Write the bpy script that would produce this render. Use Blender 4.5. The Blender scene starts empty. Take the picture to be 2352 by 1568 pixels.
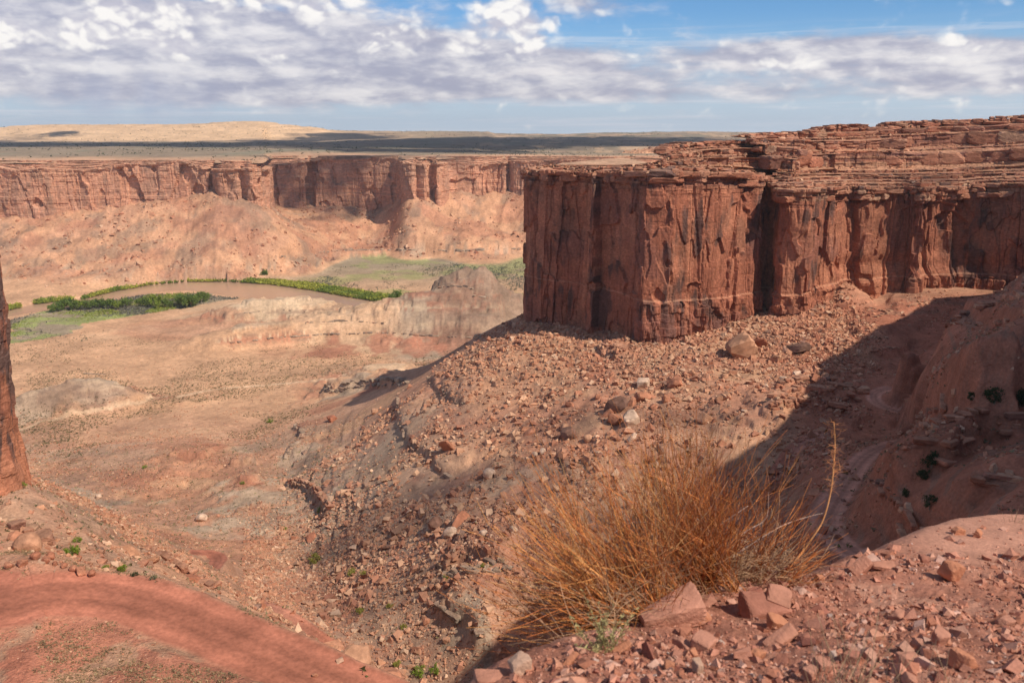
import bpy, bmesh, math, random
import numpy as np
from mathutils import Vector, Matrix

# ------------------------------------------------------------------ camera
SC = bpy.context.scene
COL = SC.collection
F, CX, CY, VH = 1960.0, 1176.0, 784.0, 308.0      # photo measured at 2352 x 1568
PITCH = math.atan((CY - VH) / F)
CT, ST = math.cos(PITCH), math.sin(PITCH)
cam = bpy.data.cameras.new('camera')
cam.sensor_width = 36.0
cam.lens = 36.0 * F / 2352.0
cam.clip_start, cam.clip_end = 0.1, 60000
cam.dof.use_dof = True
cam.dof.focus_distance = 260.0
cam.dof.aperture_fstop = 5.0
camo = bpy.data.objects.new('camera', cam)
COL.objects.link(camo)
camo.location = (0, 0, 0)
camo.rotation_euler = (math.pi / 2 - PITCH, 0, 0)
SC.camera = camo

# ------------------------------------------------------------------ light
SUN_AZ, SUN_EL = math.radians(127), math.radians(47)
SUN_DIR = np.array([math.sin(SUN_AZ) * math.cos(SUN_EL), math.cos(SUN_AZ) * math.cos(SUN_EL), math.sin(SUN_EL)])
sl = bpy.data.lights.new('sun', 'SUN')
sl.energy, sl.angle, sl.color = 5.0, math.radians(0.5), (1.0, 0.90, 0.76)
so = bpy.data.objects.new('sun', sl)
COL.objects.link(so)
so.rotation_euler = Vector(SUN_DIR).to_track_quat('Z', 'Y').to_euler()
SC.view_settings.view_transform = 'Standard'
SC.view_settings.look = 'None'
SC.view_settings.exposure = 0.07
SC.view_settings.gamma = 1.0
SC.view_settings.use_curve_mapping = False

# ------------------------------------------------------------------ node helpers
class NT:
    def __init__(s, tree):
        s.t = tree; s.n = tree.nodes; s.l = tree.links
    def put(s, sock, v):
        if isinstance(v, bpy.types.NodeSocket): s.l.new(v, sock)
        elif v is not None: sock.default_value = v
    def math(s, op, a, b=None, c=None, clamp=False):
        n = s.n.new('ShaderNodeMath'); n.operation = op; n.use_clamp = clamp
        for i, v in enumerate((a, b, c)):
            if v is not None: s.put(n.inputs[i], v)
        return n.outputs[0]
    def ss(s, x, lo, hi):
        n = s.n.new('ShaderNodeMapRange'); n.interpolation_type = 'SMOOTHSTEP'
        s.put(n.inputs[0], x); n.inputs[1].default_value = lo; n.inputs[2].default_value = hi
        return n.outputs[0]
    def mr(s, x, a, b, c, d):
        n = s.n.new('ShaderNodeMapRange')
        s.put(n.inputs[0], x)
        for i, v in enumerate((a, b, c, d)): n.inputs[i + 1].default_value = v
        return n.outputs[0]
    def noise(s, vec, scale, detail=5, rough=0.55, dist=0.0):
        n = s.n.new('ShaderNodeTexNoise'); n.noise_dimensions = '3D'
        s.put(n.inputs['Vector'], vec)
        n.inputs['Scale'].default_value = scale; n.inputs['Detail'].default_value = detail
        n.inputs['Roughness'].default_value = rough; n.inputs['Distortion'].default_value = dist
        return n.outputs[0]
    def mix(s, f, a, b, mode='MIX'):
        n = s.n.new('ShaderNodeMix'); n.data_type = 'RGBA'; n.blend_type = mode
        s.put(n.inputs[0], f); s.put(n.inputs[6], a); s.put(n.inputs[7], b)
        return n.outputs[2]
    def comb(s, x, y, z):
        n = s.n.new('ShaderNodeCombineXYZ')
        for i, v in enumerate((x, y, z)): s.put(n.inputs[i], v)
        return n.outputs[0]

# ------------------------------------------------------------------ sky with clouds
W = bpy.data.worlds.new('World'); SC.world = W
W.use_nodes = True
W.node_tree.nodes.clear()
def build_sky():
    T = NT(W.node_tree)
    sky = T.n.new('ShaderNodeTexSky'); sky.sky_type = 'NISHITA'; sky.sun_disc = False
    sky.sun_elevation = SUN_EL; sky.sun_rotation = SUN_AZ
    sky.altitude = 1500; sky.dust_density = 0.6; sky.ozone_density = 1.6
    tc = T.n.new('ShaderNodeTexCoord')
    sep = T.n.new('ShaderNodeSeparateXYZ'); T.l.new(tc.outputs['Generated'], sep.inputs[0])
    x, y, z = sep.outputs
    az = T.math('MULTIPLY', T.math('ARCTAN2', x, y), 57.2958)
    el = T.math('MULTIPLY', T.math('ARCSINE', z), 57.2958)
    es = T.math('POWER', T.math('MAXIMUM', el, 0.02), 0.9)
    def P(sx, sy, ox=0.0, oy=0.0):
        return T.comb(T.math('MULTIPLY_ADD', az, sx, ox), T.math('MULTIPLY_ADD', es, sy, oy), 3.7)
    def mass(cx, cy, rx, ry, amp):
        dx = T.math('DIVIDE', T.math('SUBTRACT', az, cx), rx)
        dy = T.math('DIVIDE', T.math('SUBTRACT', el, cy), ry)
        r = T.math('ADD', T.math('MULTIPLY', dx, dx), T.math('MULTIPLY', dy, dy))
        return T.math('MULTIPLY', T.math('EXPONENT', T.math('MULTIPLY', r, -1.0)), amp)
    def total(L):
        M = None
        for a in L:
            m = mass(*a); M = m if M is None else T.math('ADD', M, m)
        return M
    def off(n, k): return T.math('MULTIPLY', T.math('SUBTRACT', n, 0.5), k)
    # clear sky, paler low down
    skyc = T.mix(1.0, sky.outputs[0], (0.056, 0.086, 0.112, 1), 'MULTIPLY')
    base = T.mix(T.math('MULTIPLY', T.ss(el, 7.6, 0.6), 0.95), skyc, (0.52, 0.62, 0.73, 1))
    # broad lavender sheet with combed edges
    fine = T.noise(P(0.34, 1.25), 1.0, 9, 0.56, 0.15)
    fine_s = T.noise(P(0.34, 1.25, -0.25, -0.45), 1.0, 9, 0.56, 0.15)
    big = T.noise(P(0.13, 0.75, 5.0), 1.0, 6, 0.5, 0.3)
    ds = T.math('ADD', T.math('ADD', T.math('MINIMUM', total(SHEET), 0.85), off(fine, 0.9)), off(big, 0.55))
    a_sheet = T.math('MULTIPLY', T.ss(ds, 0.08, 0.60), 0.93)
    tone = T.math('ADD', T.math('MULTIPLY_ADD', T.math('SUBTRACT', fine, fine_s), 1.25, 0.45), off(big, 1.1))
    c_sheet = T.mix(T.ss(tone, 0.12, 0.9), (0.40, 0.40, 0.51, 1), (0.86, 0.82, 0.82, 1))
    # thin streaks
    st = T.noise(P(0.10, 3.0, 9.0, 2.0), 1.0, 9, 0.62, 0.5)
    thin = T.math('MULTIPLY', T.ss(st, 0.46, 0.70), T.math('MULTIPLY', T.ss(el, 7.0, 5.0), 0.5))
    c1 = T.mix(thin, base, (0.78, 0.77, 0.82, 1))
    c2 = T.mix(T.math('MULTIPLY', a_sheet, T.ss(el, 0.3, 1.9)), c1, c_sheet)
    # bright heaped clouds
    def billow(ox, oy):
        p = P(0.33, 0.62, 3.0 + ox, 1.0 + oy)
        wv = T.n.new('ShaderNodeVectorMath'); wv.operation = 'MULTIPLY_ADD'
        nz = T.n.new('ShaderNodeTexNoise'); nz.inputs['Scale'].default_value = 1.3; nz.inputs['Detail'].default_value = 4; T.l.new(p, nz.inputs['Vector'])
        T.l.new(nz.outputs['Color'], wv.inputs[0]); wv.inputs[1].default_value = (.55, .55, 0); T.l.new(p, wv.inputs[2])
        r = None
        for sc, am in ((1.0, .60), (2.3, .27), (5.2, .12)):
            v = T.n.new('ShaderNodeTexVoronoi'); v.voronoi_dimensions = '2D'; v.feature = 'F1'; v.inputs['Scale'].default_value = sc
            T.l.new(wv.outputs[0], v.inputs['Vector']); q = T.math('MULTIPLY', v.outputs['Distance'], am); r = q if r is None else T.math('ADD', r, q)
        return T.math('SUBTRACT', 1.0, r)
    pf = billow(0, 0); pf_s = billow(-0.07, -0.15)
    dp = T.math('ADD', total(HEAPS), T.math('MULTIPLY', T.math('SUBTRACT', pf, 0.55), 1.25))
    a_heap = T.math('MULTIPLY', T.ss(dp, 0.20, 0.72), 0.96)
    lit = T.ss(T.math('MULTIPLY_ADD', T.math('SUBTRACT', pf, pf_s), 2.6, T.math('MULTIPLY_ADD', pf, 0.9, 0.02)), 0.18, 0.98)
    c_heap = T.mix(lit, (0.56, 0.55, 0.64, 1), (0.98, 0.95, 0.92, 1))
    c3 = T.mix(a_heap, c2, c_heap)
    # broken high cloud added above the frame, unseen, to whiten the fill light
    hi = T.noise(T.comb(T.math('MULTIPLY', x, 2.2), T.math('MULTIPLY', y, 2.2), T.math('MULTIPLY', z, 2.2)), 1.0, 6, 0.55)
    over = T.math('MULTIPLY', T.ss(el, 12.0, 26.0), T.math('MULTIPLY', T.ss(hi, 0.40, 0.62), 0.36))
    c3 = T.mix(over, c3, (0.86, 0.83, 0.82, 1))
    # rain shaft under the big cloud at left
    shaft = T.math('MULTIPLY', mass(-22.5, 2.0, 5.0, 1.5, 0.55), T.ss(T.noise(P(0.35, 0.05), 1.0, 3), 0.25, 0.7))
    c3 = T.mix(shaft, c3, (0.36, 0.42, 0.60, 1))
    bg = T.n.new('ShaderNodeBackground'); bg.inputs[1].default_value = 1.0
    T.l.new(c3, bg.inputs[0])
    o = T.n.new('ShaderNodeOutputWorld'); T.l.new(bg.outputs[0], o.inputs[0])
#         az   el  raz  rel amp
SHEET = [(-27, 6.0, 13, 2.8, 0.85), (-12, 5.6, 9, 2.0, 0.75), (-3, 4.6, 9, 1.3, 0.75), (-19, 2.9, 17, 1.3, 0.7), (-2, 2.7, 12, 0.7, 0.36), (14, 2.4, 14, 0.7, 0.34), (3, 4.0, 4, 0.9, 0.4), (17, 4.9, 9, 0.8, 0.6), (25, 4.2, 9, 1.5, 0.55), (12, 3.6, 9, 0.8, 0.3), (4.5, 8.0, 3.2, 0.9, 0.5), (30, 3.2, 6, 1.0, 0.4)]
HEAPS = [(-0.2, 6.9, 2.3, 1.1, 0.95), (3.2, 5.2, 3.0, 0.7, 0.42), (-15, 8.5, 7, 1.1, 0.8), (-23, 6.6, 3.4, 1.7, 0.6), (-29, 5.2, 4.0, 1.0, 0.6), (-21, 5.3, 3.0, 0.8, 0.5), (-9, 6.3, 5, 0.9, 0.46), (-14, 5.0, 4, .7, .4), (-3, 5.2, 4, .6, .4), (3, 8.6, 3, 0.7, 0.45), (17, 4.0, 3.5, 0.5, 0.42), (27, 5.0, 3.0, 0.6, 0.42), (25, 2.0, 5, 0.3, 0.22), (-17, 1.2, 3, 0.3, 0.25)]
build_sky()

# ------------------------------------------------------------------ picture <-> place
def kdepth(v):
    """slope z/y of the sight line through image row v"""
    dy = -(np.asarray(v, float) - CY) / F
    return (-ST + dy * CT) / (CT + dy * ST)
def acol(u, v):
    dy = -(np.asarray(v, float) - CY) / F
    return (np.asarray(u, float) - CX) / F / (CT + dy * ST)
def at(u, v, y):
    return np.array([acol(u, v) * y, y, kdepth(v) * y])
def atz(u, v, z):
    return at(u, v, z / kdepth(v))
def uv_of(x, y, z):
    f = y * CT - z * ST
    up = y * ST + z * CT
    return CX + F * x / f, CY - F * up / f

# ------------------------------------------------------------------ noise
_r = np.random.RandomState(7)
T2 = _r.rand(256, 256).astype(np.float32)
T3 = _r.rand(64, 64, 64).astype(np.float32)
def vn2(x, y):
    xi = np.floor(x); yi = np.floor(y)
    fx = (x - xi).astype(np.float32); fy = (y - yi).astype(np.float32)
    fx = fx * fx * fx * (fx * (fx * 6 - 15) + 10); fy = fy * fy * fy * (fy * (fy * 6 - 15) + 10)
    xi = xi.astype(np.int64) & 255; yi = yi.astype(np.int64) & 255
    x1 = (xi + 1) & 255; y1 = (yi + 1) & 255
    a = T2[xi, yi]; b = T2[x1, yi]; c = T2[xi, y1]; d = T2[x1, y1]
    return (a + (b - a) * fx) * (1 - fy) + (c + (d - c) * fx) * fy
def vn3(x, y, z):
    xi = np.floor(x); yi = np.floor(y); zi = np.floor(z)
    fx, fy, fz = [(q * q * (3 - 2 * q)).astype(np.float32) for q in (x - xi, y - yi, z - zi)]
    xi = xi.astype(np.int64) & 63; yi = yi.astype(np.int64) & 63; zi = zi.astype(np.int64) & 63
    x1 = (xi + 1) & 63; y1 = (yi + 1) & 63; z1 = (zi + 1) & 63
    def L(zz):
        a = T3[xi, yi, zz]; b = T3[x1, yi, zz]; c = T3[xi, y1, zz]; d = T3[x1, y1, zz]
        return (a + (b - a) * fx) * (1 - fy) + (c + (d - c) * fx) * fy
    p, q = L(zi), L(z1)
    return p + (q - p) * fz
def fbm(x, y, o=5, s=0.0, g=0.5):
    r = 0; a = 1.0; t = 0
    for i in range(o):
        c, n = math.cos(0.6 * i + s), math.sin(0.6 * i + s)
        r = r + a * (vn2((x * c - y * n) + 17.3 * i + s * 31, (x * n + y * c) - 9.1 * i) - 0.5)
        t += a; a *= g; x = x * 2.03; y = y * 2.03
    return r / t * 2
def fbm3(x, y, z, o=4, s=0.0, g=0.5):
    r = 0; a = 1.0; t = 0
    for i in range(o):
        r = r + a * (vn3(x + 13.7 * i + s, y - 7.9 * i + s * 3, z + 5.3 * i) - 0.5)
        t += a; a *= g; x = x * 2.03; y = y * 2.03; z = z * 2.03
    return r / t * 2
def ridge(x, y, o=4, s=0.0):
    r = 0; a = 1.0; t = 0
    for i in range(o):
        q = 1 - np.abs(2 * vn2(x + 11.1 * i + s * 7, y + 3.3 * i - s * 5) - 1)
        r = r + a * q * q; t += a; a *= 0.5; x = x * 2.1; y = y * 2.1
    return r / t
def sstep(x, a, b):
    t = np.clip((x - a) / (b - a), 0, 1)
    return t * t * (3 - 2 * t)
def inpoly(px, py, poly):
    poly = np.asarray(poly, float); r = np.zeros(px.shape, bool); j = len(poly) - 1
    for i in range(len(poly)):
        xi, yi = poly[i]; xj, yj = poly[j]
        c = ((yi > py) != (yj > py)) & (px < (xj - xi) * (py - yi) / (yj - yi + 1e-12) + xi)
        r ^= c; j = i
    return r

# ------------------------------------------------------------------ mesh helpers
def new_mesh(name, co, faces, col=None, mat=None, smooth=False, parent=None, alpha=None):
    """co (n,3); faces (m,k) all of one size, or a list of such arrays"""
    me = bpy.data.meshes.new(name)
    fs = faces if isinstance(faces, list) else [faces]
    co = np.ascontiguousarray(co, np.float32)
    me.vertices.add(len(co)); me.vertices.foreach_set('co', co.ravel())
    loops = np.concatenate([f.ravel() for f in fs]).astype(np.int32)
    sizes = np.concatenate([np.full(len(f), f.shape[1]) for f in fs]).astype(np.int32)
    me.loops.add(len(loops)); me.loops.foreach_set('vertex_index', loops)
    me.polygons.add(len(sizes))
    st = np.zeros(len(sizes), np.int32); st[1:] = np.cumsum(sizes)[:-1]
    me.polygons.foreach_set('loop_start', st)
    if smooth: me.polygons.foreach_set('use_smooth', np.ones(len(sizes), bool))
    me.update(calc_edges=True)
    me.validate()
    if smooth is False: me.shade_flat()
    if col is not None:
        at_ = me.color_attributes.new('Col', 'FLOAT_COLOR', 'POINT')
        c4 = np.ones((len(co), 4), np.float32); c4[:, :3] = col
        if alpha is not None: c4[:, 3] = alpha
        at_.data.foreach_set('color', c4.ravel())
    if mat is not None: me.materials.append(mat)
    o = bpy.data.objects.new(name, me); COL.objects.link(o)
    if parent is not None: o.parent = parent
    return o
def grid_faces(n, m):
    i = np.arange(n - 1)[:, None] * m + np.arange(m - 1)[None, :]
    return np.stack([i, i + 1, i + m + 1, i + m], -1).reshape(-1, 4)
def tag(o, label=None, cat=None, group=None, kind=None):
    if label: o['label'] = label
    if cat: o['category'] = cat
    if group: o['group'] = group
    if kind: o['kind'] = kind
    return o

# ------------------------------------------------------------------ materials
def rock_mat(name, scales, bump=0.6, bscale=1.2, rough=0.95, color=None, var=0.35, bdist=0.3, tint=None, stripes=None, alpha=False):
    m = bpy.data.materials.new(name); m.use_nodes = True
    m.node_tree.nodes.clear(); T = NT(m.node_tree)
    tc = T.n.new('ShaderNodeTexCoord'); vec = tc.outputs['Object']
    if color is None:
        a = T.n.new('ShaderNodeAttribute'); a.attribute_name = 'Col'; base = a.outputs['Color']
    else:
        oi = T.n.new('ShaderNodeObjectInfo')
        base = T.mix(oi.outputs['Random'], color[0], color[1])
    f = None
    for s in scales:
        n = T.mr(T.noise(vec, s, 5, 0.6), 0.3, 0.7, 1 - var, 1 + var)
        f = n if f is None else T.math('MULTIPLY', f, n)
    if stripes:
        mp = T.n.new('ShaderNodeMapping'); mp.inputs['Scale'].default_value = stripes
        T.l.new(vec, mp.inputs[0])
        f = T.math('MULTIPLY', f, T.mr(T.noise(mp.outputs[0], 1.0, 6, 0.65, 0.6), 0.32, 0.68, 0.68, 1.25))
    c = T.mix(1.0, base, T.comb(f, f, f), 'MULTIPLY')
    if tint:
        c = T.mix(T.ss(T.noise(vec, tint[0], 4, 0.6), 0.48, 0.68), c, T.mix(1.0, c, tint[1], 'MULTIPLY'))
    b = T.n.new('ShaderNodeBsdfPrincipled')
    T.l.new(c, b.inputs['Base Color']); b.inputs['Roughness'].default_value = rough
    b.inputs['Specular IOR Level'].default_value = 0.12
    if bump:
        h = T.math('ADD', T.noise(vec, bscale, 6, 0.65), T.math('MULTIPLY', T.noise(vec, bscale * 4.3, 4, 0.6), 0.4))
        bn = T.n.new('ShaderNodeBump'); bn.inputs['Strength'].default_value = bump; bn.inputs['Distance'].default_value = bdist
        if alpha: T.l.new(T.math('MULTIPLY', a.outputs['Alpha'], bump), bn.inputs['Strength'])
        T.l.new(h, bn.inputs['Height']); T.l.new(bn.outputs[0], b.inputs['Normal'])
    o = T.n.new('ShaderNodeOutputMaterial'); T.l.new(b.outputs[0], o.inputs[0])
    return m
def leaf_mat(name, c0, c1, trans=0.25, attr=False):
    m = bpy.data.materials.new(name); m.use_nodes = True
    m.node_tree.nodes.clear(); T = NT(m.node_tree)
    tc = T.n.new('ShaderNodeTexCoord')
    if attr:
        a = T.n.new('ShaderNodeAttribute'); a.attribute_name = 'Col'
        n = T.mr(T.noise(tc.outputs['Object'], attr, 3), 0.3, 0.7, 0.7, 1.3)
        c = T.mix(1.0, a.outputs['Color'], T.comb(n, n, n), 'MULTIPLY')
    else:
        oi = T.n.new('ShaderNodeObjectInfo')
        k = T.math('ADD', T.math('MULTIPLY', oi.outputs['Random'], 0.5), T.math('MULTIPLY', T.noise(tc.outputs['Object'], 0.9, 3), 0.6), clamp=True)
        c = T.mix(k, c0, c1)
    d = T.n.new('ShaderNodeBsdfDiffuse'); t = T.n.new('ShaderNodeBsdfTranslucent')
    T.l.new(c, d.inputs[0]); T.l.new(c, t.inputs[0])
    mx = T.n.new('ShaderNodeMixShader'); mx.inputs[0].default_value = trans
    T.l.new(d.outputs[0], mx.inputs[1]); T.l.new(t.outputs[0], mx.inputs[2])
    o = T.n.new('ShaderNodeOutputMaterial'); T.l.new(mx.outputs[0], o.inputs[0])
    return m

# ------------------------------------------------------------------ the land: survey points (u, v, distance) or (u, v, z<0 with flag)
PTS = []
def S(*a):
    for u, v, d in a: PTS.append(at(u, v, d))
def Z(z, *a):
    for u, v in a: PTS.append(atz(u, v, z))
def A(*a):
    for p in a: PTS.append(np.array(p, float))
# flood plain
Z(-199.5, (20, 712), (200, 698), (400, 655), (600, 640), (800, 660), (900, 690), (1000, 640), (1200, 690), (1200, 610), (760, 615), (300, 720), (450, 695), (540, 688), (700, 690), (-200, 720), (1000, 615), (1400, 650), (700, 640), (250, 662))
Z(-198, (100, 740), (30, 770), (-200, 760), (400, 720), (560, 700))
Z(-196, (50, 800), (400, 770), (300, 830), (-300, 830), (600, 780), (520, 740))
Z(-193, (100, 960), (500, 890), (700, 850), (900, 830), (1050, 820), (-300, 950), (350, 930), (620, 930), (200, 900), (800, 800), (1000, 770))
Z(-188, (300, 1000), (150, 1020), (600, 990), (-300, 1020))
# far talus, left to right
S((-400, 520, 1320), (-200, 510, 1320), (0, 500, 1322), (150, 495, 1322), (300, 470, 1338), (420, 460, 1338), (500, 456, 1318), (560, 472, 1315), (606, 482, 1322), (640, 474, 1575), (760, 480, 1600), (900, 472, 1590), (930, 466, 1520), (1000, 468, 1525), (1040, 458, 1555), (1150, 452, 1585), (1230, 450, 1582), (1400, 450, 1545), (1700, 450, 1555))
S((-400, 600, 1180), (0, 600, 1180), (0, 665, 1085), (150, 570, 1225), (150, 650, 1110), (300, 560, 1240), (300, 620, 1170), (-400, 670, 1085), (450, 550, 1245), (450, 615, 1180), (550, 560, 1240), (560, 615, 1200), (700, 560, 1330), (660, 520, 1400), (750, 582, 1360), (800, 560, 1480), (800, 520, 1540), (900, 530, 1520), (1000, 520, 1470), (1000, 560, 1410), (1150, 560, 1440), (1150, 510, 1530), (1250, 520, 1500))
Z(-197, (800, 592), (1200, 590), (1000, 590), (1400, 590))
A((-900, 1900, -120), (0, 1900, -120), (900, 1900, -120), (1400, 1500, -150))
# apron of rubble below the near cliff
S((1205, 740, 440), (1330, 765, 412), (1110, 792, 436), (1050, 820, 448), (1000, 852, 455), (940, 890, 468), (830, 945, 490), (700, 985, 508), (655, 1045, 462), (880, 990, 410), (800, 1030, 425), (1470, 800, 380), (1620, 790, 375), (1700, 790, 375), (1800, 735, 400))
S((1300, 900, 345), (1500, 900, 320), (1700, 850, 340), (1900, 745, 385), (1955, 668, 432), (1200, 1000, 315), (1000, 1050, 330), (1050, 950, 365), (1150, 900, 370), (830, 1090, 355), (660, 1110, 412), (700, 1170, 360), (760, 1050, 415), (1400, 1000, 285), (1600, 1000, 275), (1700, 1000, 268))
S((1200, 1150, 258), (1000, 1200, 270), (820, 1240, 288), (680, 1240, 322), (1400, 1150, 235), (1600, 1150, 225), (1200, 1300, 215), (1000, 1320, 228), (900, 1330, 246), (870, 1400, 226), (1000, 1490, 203), (1100, 1450, 200), (1050, 1570, 190), (1300, 1400, 190), (1500, 1300, 190), (1200, 1600, 185), (1700, 1150, 225))
# wash
S((400, 1080, 432), (230, 1080, 440), (420, 1120, 412), (520, 1170, 368), (300, 1150, 390), (600, 1105, 405), (470, 1230, 330), (600, 1280, 300), (750, 1335, 272), (540, 1265, 308), (850, 1450, 218))
S((130, 1120, 410), (900, 1520, 203))
# left slope and roads
S((60, 1130, 105), (100, 1200, 98), (0, 1180, 98), (300, 1230, 148), (330, 1290, 120), (400, 1300, 150), (430, 1265, 190), (482, 1292, 245), (560, 1340, 225), (640, 1400, 214), (760, 1480, 204), (850, 1562, 194), (200, 1150, 170), (120, 1120, 150))
S((250, 1318, 82), (400, 1345, 92), (600, 1426, 85), (700, 1476, 88), (850, 1550, 84), (520, 1384, 112), (690, 1466, 120), (500, 1345, 150), (800, 1530, 120))
S((0, 1385, 70), (100, 1365, 72), (220, 1366, 73), (330, 1385, 72), (450, 1430, 69.5), (580, 1485, 66.5), (720, 1545, 63.5), (850, 1605, 61), (-60, 1500, 63), (60, 1610, 56), (-150, 1370, 72), (0, 1290, 77), (100, 1285, 78), (300, 1500, 64), (450, 1560, 60), (150, 1460, 66), (300, 1600, 57), (1000, 1680, 58), (600, 1700, 50))
S((-300, 1150, 100), (-300, 1300, 80), (-600, 1300, 80), (30, 1240, 85))
# gorge at right
S((2038, 894, 300), (2010, 907, 298), (2027, 934, 290), (2071, 947, 285), (2128, 960, 280))
S((2040, 1021, 228), (1988, 1047, 205), (1953, 1091, 178), (1918, 1144, 150), (1894, 1192, 135), (1914, 1235, 122), (1962, 1270, 112), (2060, 1330, 98))
S((1883, 999, 262), (1830, 1025, 258), (1795, 1069, 252), (1778, 1113, 243), (1760, 1160, 235), (1860, 1080, 215), (1820, 1180, 190))
S((2000, 760, 365), (2100, 700, 400), (2200, 685, 410), (2352, 670, 400), (2050, 850, 325), (1900, 900, 305), (1900, 850, 335), (1860, 950, 285), (1780, 960, 275), (2150, 850, 278), (2215, 784, 278), (2071, 854, 296), (2351, 695, 268), (2200, 745, 375), (2100, 785, 365), (2300, 700, 385), (2060, 800, 350), (2000, 870, 312), (2280, 790, 262), (2500, 650, 260), (1990, 690, 425))
S((2200, 950, 165), (2352, 900, 145), (2250, 1050, 125), (2352, 1050, 110), (2100, 1090, 140), (2030, 1140, 138), (2040, 1230, 112), (2200, 1170, 102), (2225, 925, 188), (2352, 870, 168), (2117, 970, 215), (2300, 1150, 92), (2500, 1000, 110), (2500, 1200, 80), (2150, 1330, 85), (1800, 1350, 130), (1600, 1450, 130), (2700, 1000, 110))
A((140, 60, -22), (60, 40, -35), (20, 40, -60), (-20, 35, -45), (-60, 30, -36), (240, 250, -55), (280, 350, -60))
A((-700, 300, -150), (-900, 600, -190), (-300, 150, -60), (-200, 60, -30), (300, 500, -85), (500, 800, -150), (160, 520, -95), (160, 800, -180), (400, 1200, -195))

def _tp(x, y): return np.stack([x / y, 0.45 * np.log(y)], -1)
_P = np.array(PTS); _q = _tp(_P[:, 0], _P[:, 1])
def _phi(r2): return 0.5 * r2 * np.log(np.maximum(r2, 1e-12))
def fit_tps(lam):
    n = len(_q)
    r2 = ((_q[:, None] - _q[None]) ** 2).sum(-1)
    K = _phi(r2) + lam * np.eye(n)
    Pm = np.concatenate([np.ones((n, 1)), _q], 1)
    M = np.zeros((n + 3, n + 3)); M[:n, :n] = K; M[:n, n:] = Pm; M[n:, :n] = Pm.T
    return np.linalg.solve(M, np.concatenate([_P[:, 2] / _P[:, 1], np.zeros(3)]))
_w = fit_tps(0.00004)
def base_z(x, y):
    sh = x.shape; q = _tp(x.ravel(), y.ravel()); out = np.empty(len(q))
    n = len(_q); c = _q.astype(np.float32)
    for i in range(0, len(q), 60000):
        s = q[i:i + 60000].astype(np.float32)
        r2 = (s[:, None, 0] - c[None, :, 0]) ** 2 + (s[:, None, 1] - c[None, :, 1]) ** 2
        out[i:i + 60000] = _phi(r2) @ _w[:n].astype(np.float32) + _w[n] + s @ _w[n + 1:]
    return (out * y.ravel()).reshape(sh)

# polar tessellation, fine where the eye is close
NA, NR = 1150, 1050
a_axis = np.concatenate([np.linspace(-1.5, -0.74, 50)[:-1], np.linspace(-0.74, 0.74, NA), np.linspace(0.74, 2.2, 60)[1:]])
y_axis = np.exp(np.linspace(math.log(30), math.log(1900), NR))
def small_tps():
    """thin-plate surface on every 4th node, then cubic up-sampling"""
    ai = np.interp(np.arange(0, len(a_axis) + 8, 4) - 4, np.arange(len(a_axis)), a_axis)
    k = np.arange(0, len(a_axis) + 12, 4) - 4.0
    aa = np.where(k < 0, a_axis[0] + k * (a_axis[1] - a_axis[0]), np.where(k > len(a_axis) - 1, a_axis[-1] + (k - len(a_axis) + 1) * (a_axis[-1] - a_axis[-2]), np.interp(k, np.arange(len(a_axis)), a_axis)))
    l = np.log(y_axis); dl = l[1] - l[0]
    kk = np.arange(0, len(y_axis) + 12, 4) - 4.0
    yy = np.exp(l[0] + kk * dl)
    Y, A_ = np.meshgrid(yy, aa, indexing='ij')
    Zc = base_z(A_ * Y, Y)
    def up(Z, n, axis):
        Z = np.moveaxis(Z, axis, 0); t = np.arange(n) / 4.0 + 1.0
        i = np.floor(t).astype(int); f = (t - i)[:, None]
        p0, p1, p2, p3 = Z[i - 1], Z[i], Z[np.minimum(i + 1, len(Z) - 1)], Z[np.minimum(i + 2, len(Z) - 1)]
        r = p1 + 0.5 * f * (p2 - p0 + f * (2 * p0 - 5 * p1 + 4 * p2 - p3 + f * (3 * (p1 - p2) + p3 - p0)))
        return np.moveaxis(r, 0, axis)
    return up(up(Zc, len(y_axis), 0), len(a_axis), 1)
GY, GA = np.meshgrid(y_axis, a_axis, indexing='ij')
GX = GA * GY
GZ = small_tps()

def locate(x, y):
    """fractional grid position"""
    j = np.interp(x / y, a_axis, np.arange(len(a_axis)))
    i = (np.log(y) - math.log(30)) / (math.log(1900) - math.log(30)) * (NR - 1)
    return np.clip(i, 0, NR - 1.001), np.clip(j, 0, len(a_axis) - 1.001)
def zg(x, y, G=None):
    G = GZ if G is None else G
    i, j = locate(np.asarray(x, float), np.asarray(y, float))
    i0 = i.astype(int); j0 = j.astype(int); fi = i - i0; fj = j - j0
    return (G[i0, j0] * (1 - fi) + G[i0 + 1, j0] * fi) * (1 - fj) + (G[i0, j0 + 1] * (1 - fi) + G[i0 + 1, j0 + 1] * fi) * fj
def hit(u, v, G=None):
    """first ground point on the sight line through picture point (u, v)"""
    G = GZ if G is None else G
    a = float(acol(u, v)); k = float(kdepth(v))
    j = float(np.interp(a, a_axis, np.arange(len(a_axis)))); j0 = min(int(j), len(a_axis) - 2); f = j - j0
    col = G[:, j0] * (1 - f) + G[:, j0 + 1] * f
    over = col - k * y_axis
    w = np.where(over >= 0)[0]
    if len(w) == 0: return None
    i = w[0]
    if i == 0: y = y_axis[0]
    else:
        t = -over[i - 1] / (over[i] - over[i - 1] + 1e-9); y = y_axis[i - 1] + t * (y_axis[i] - y_axis[i - 1])
    return np.array([a * y, y, k * y])

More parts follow.
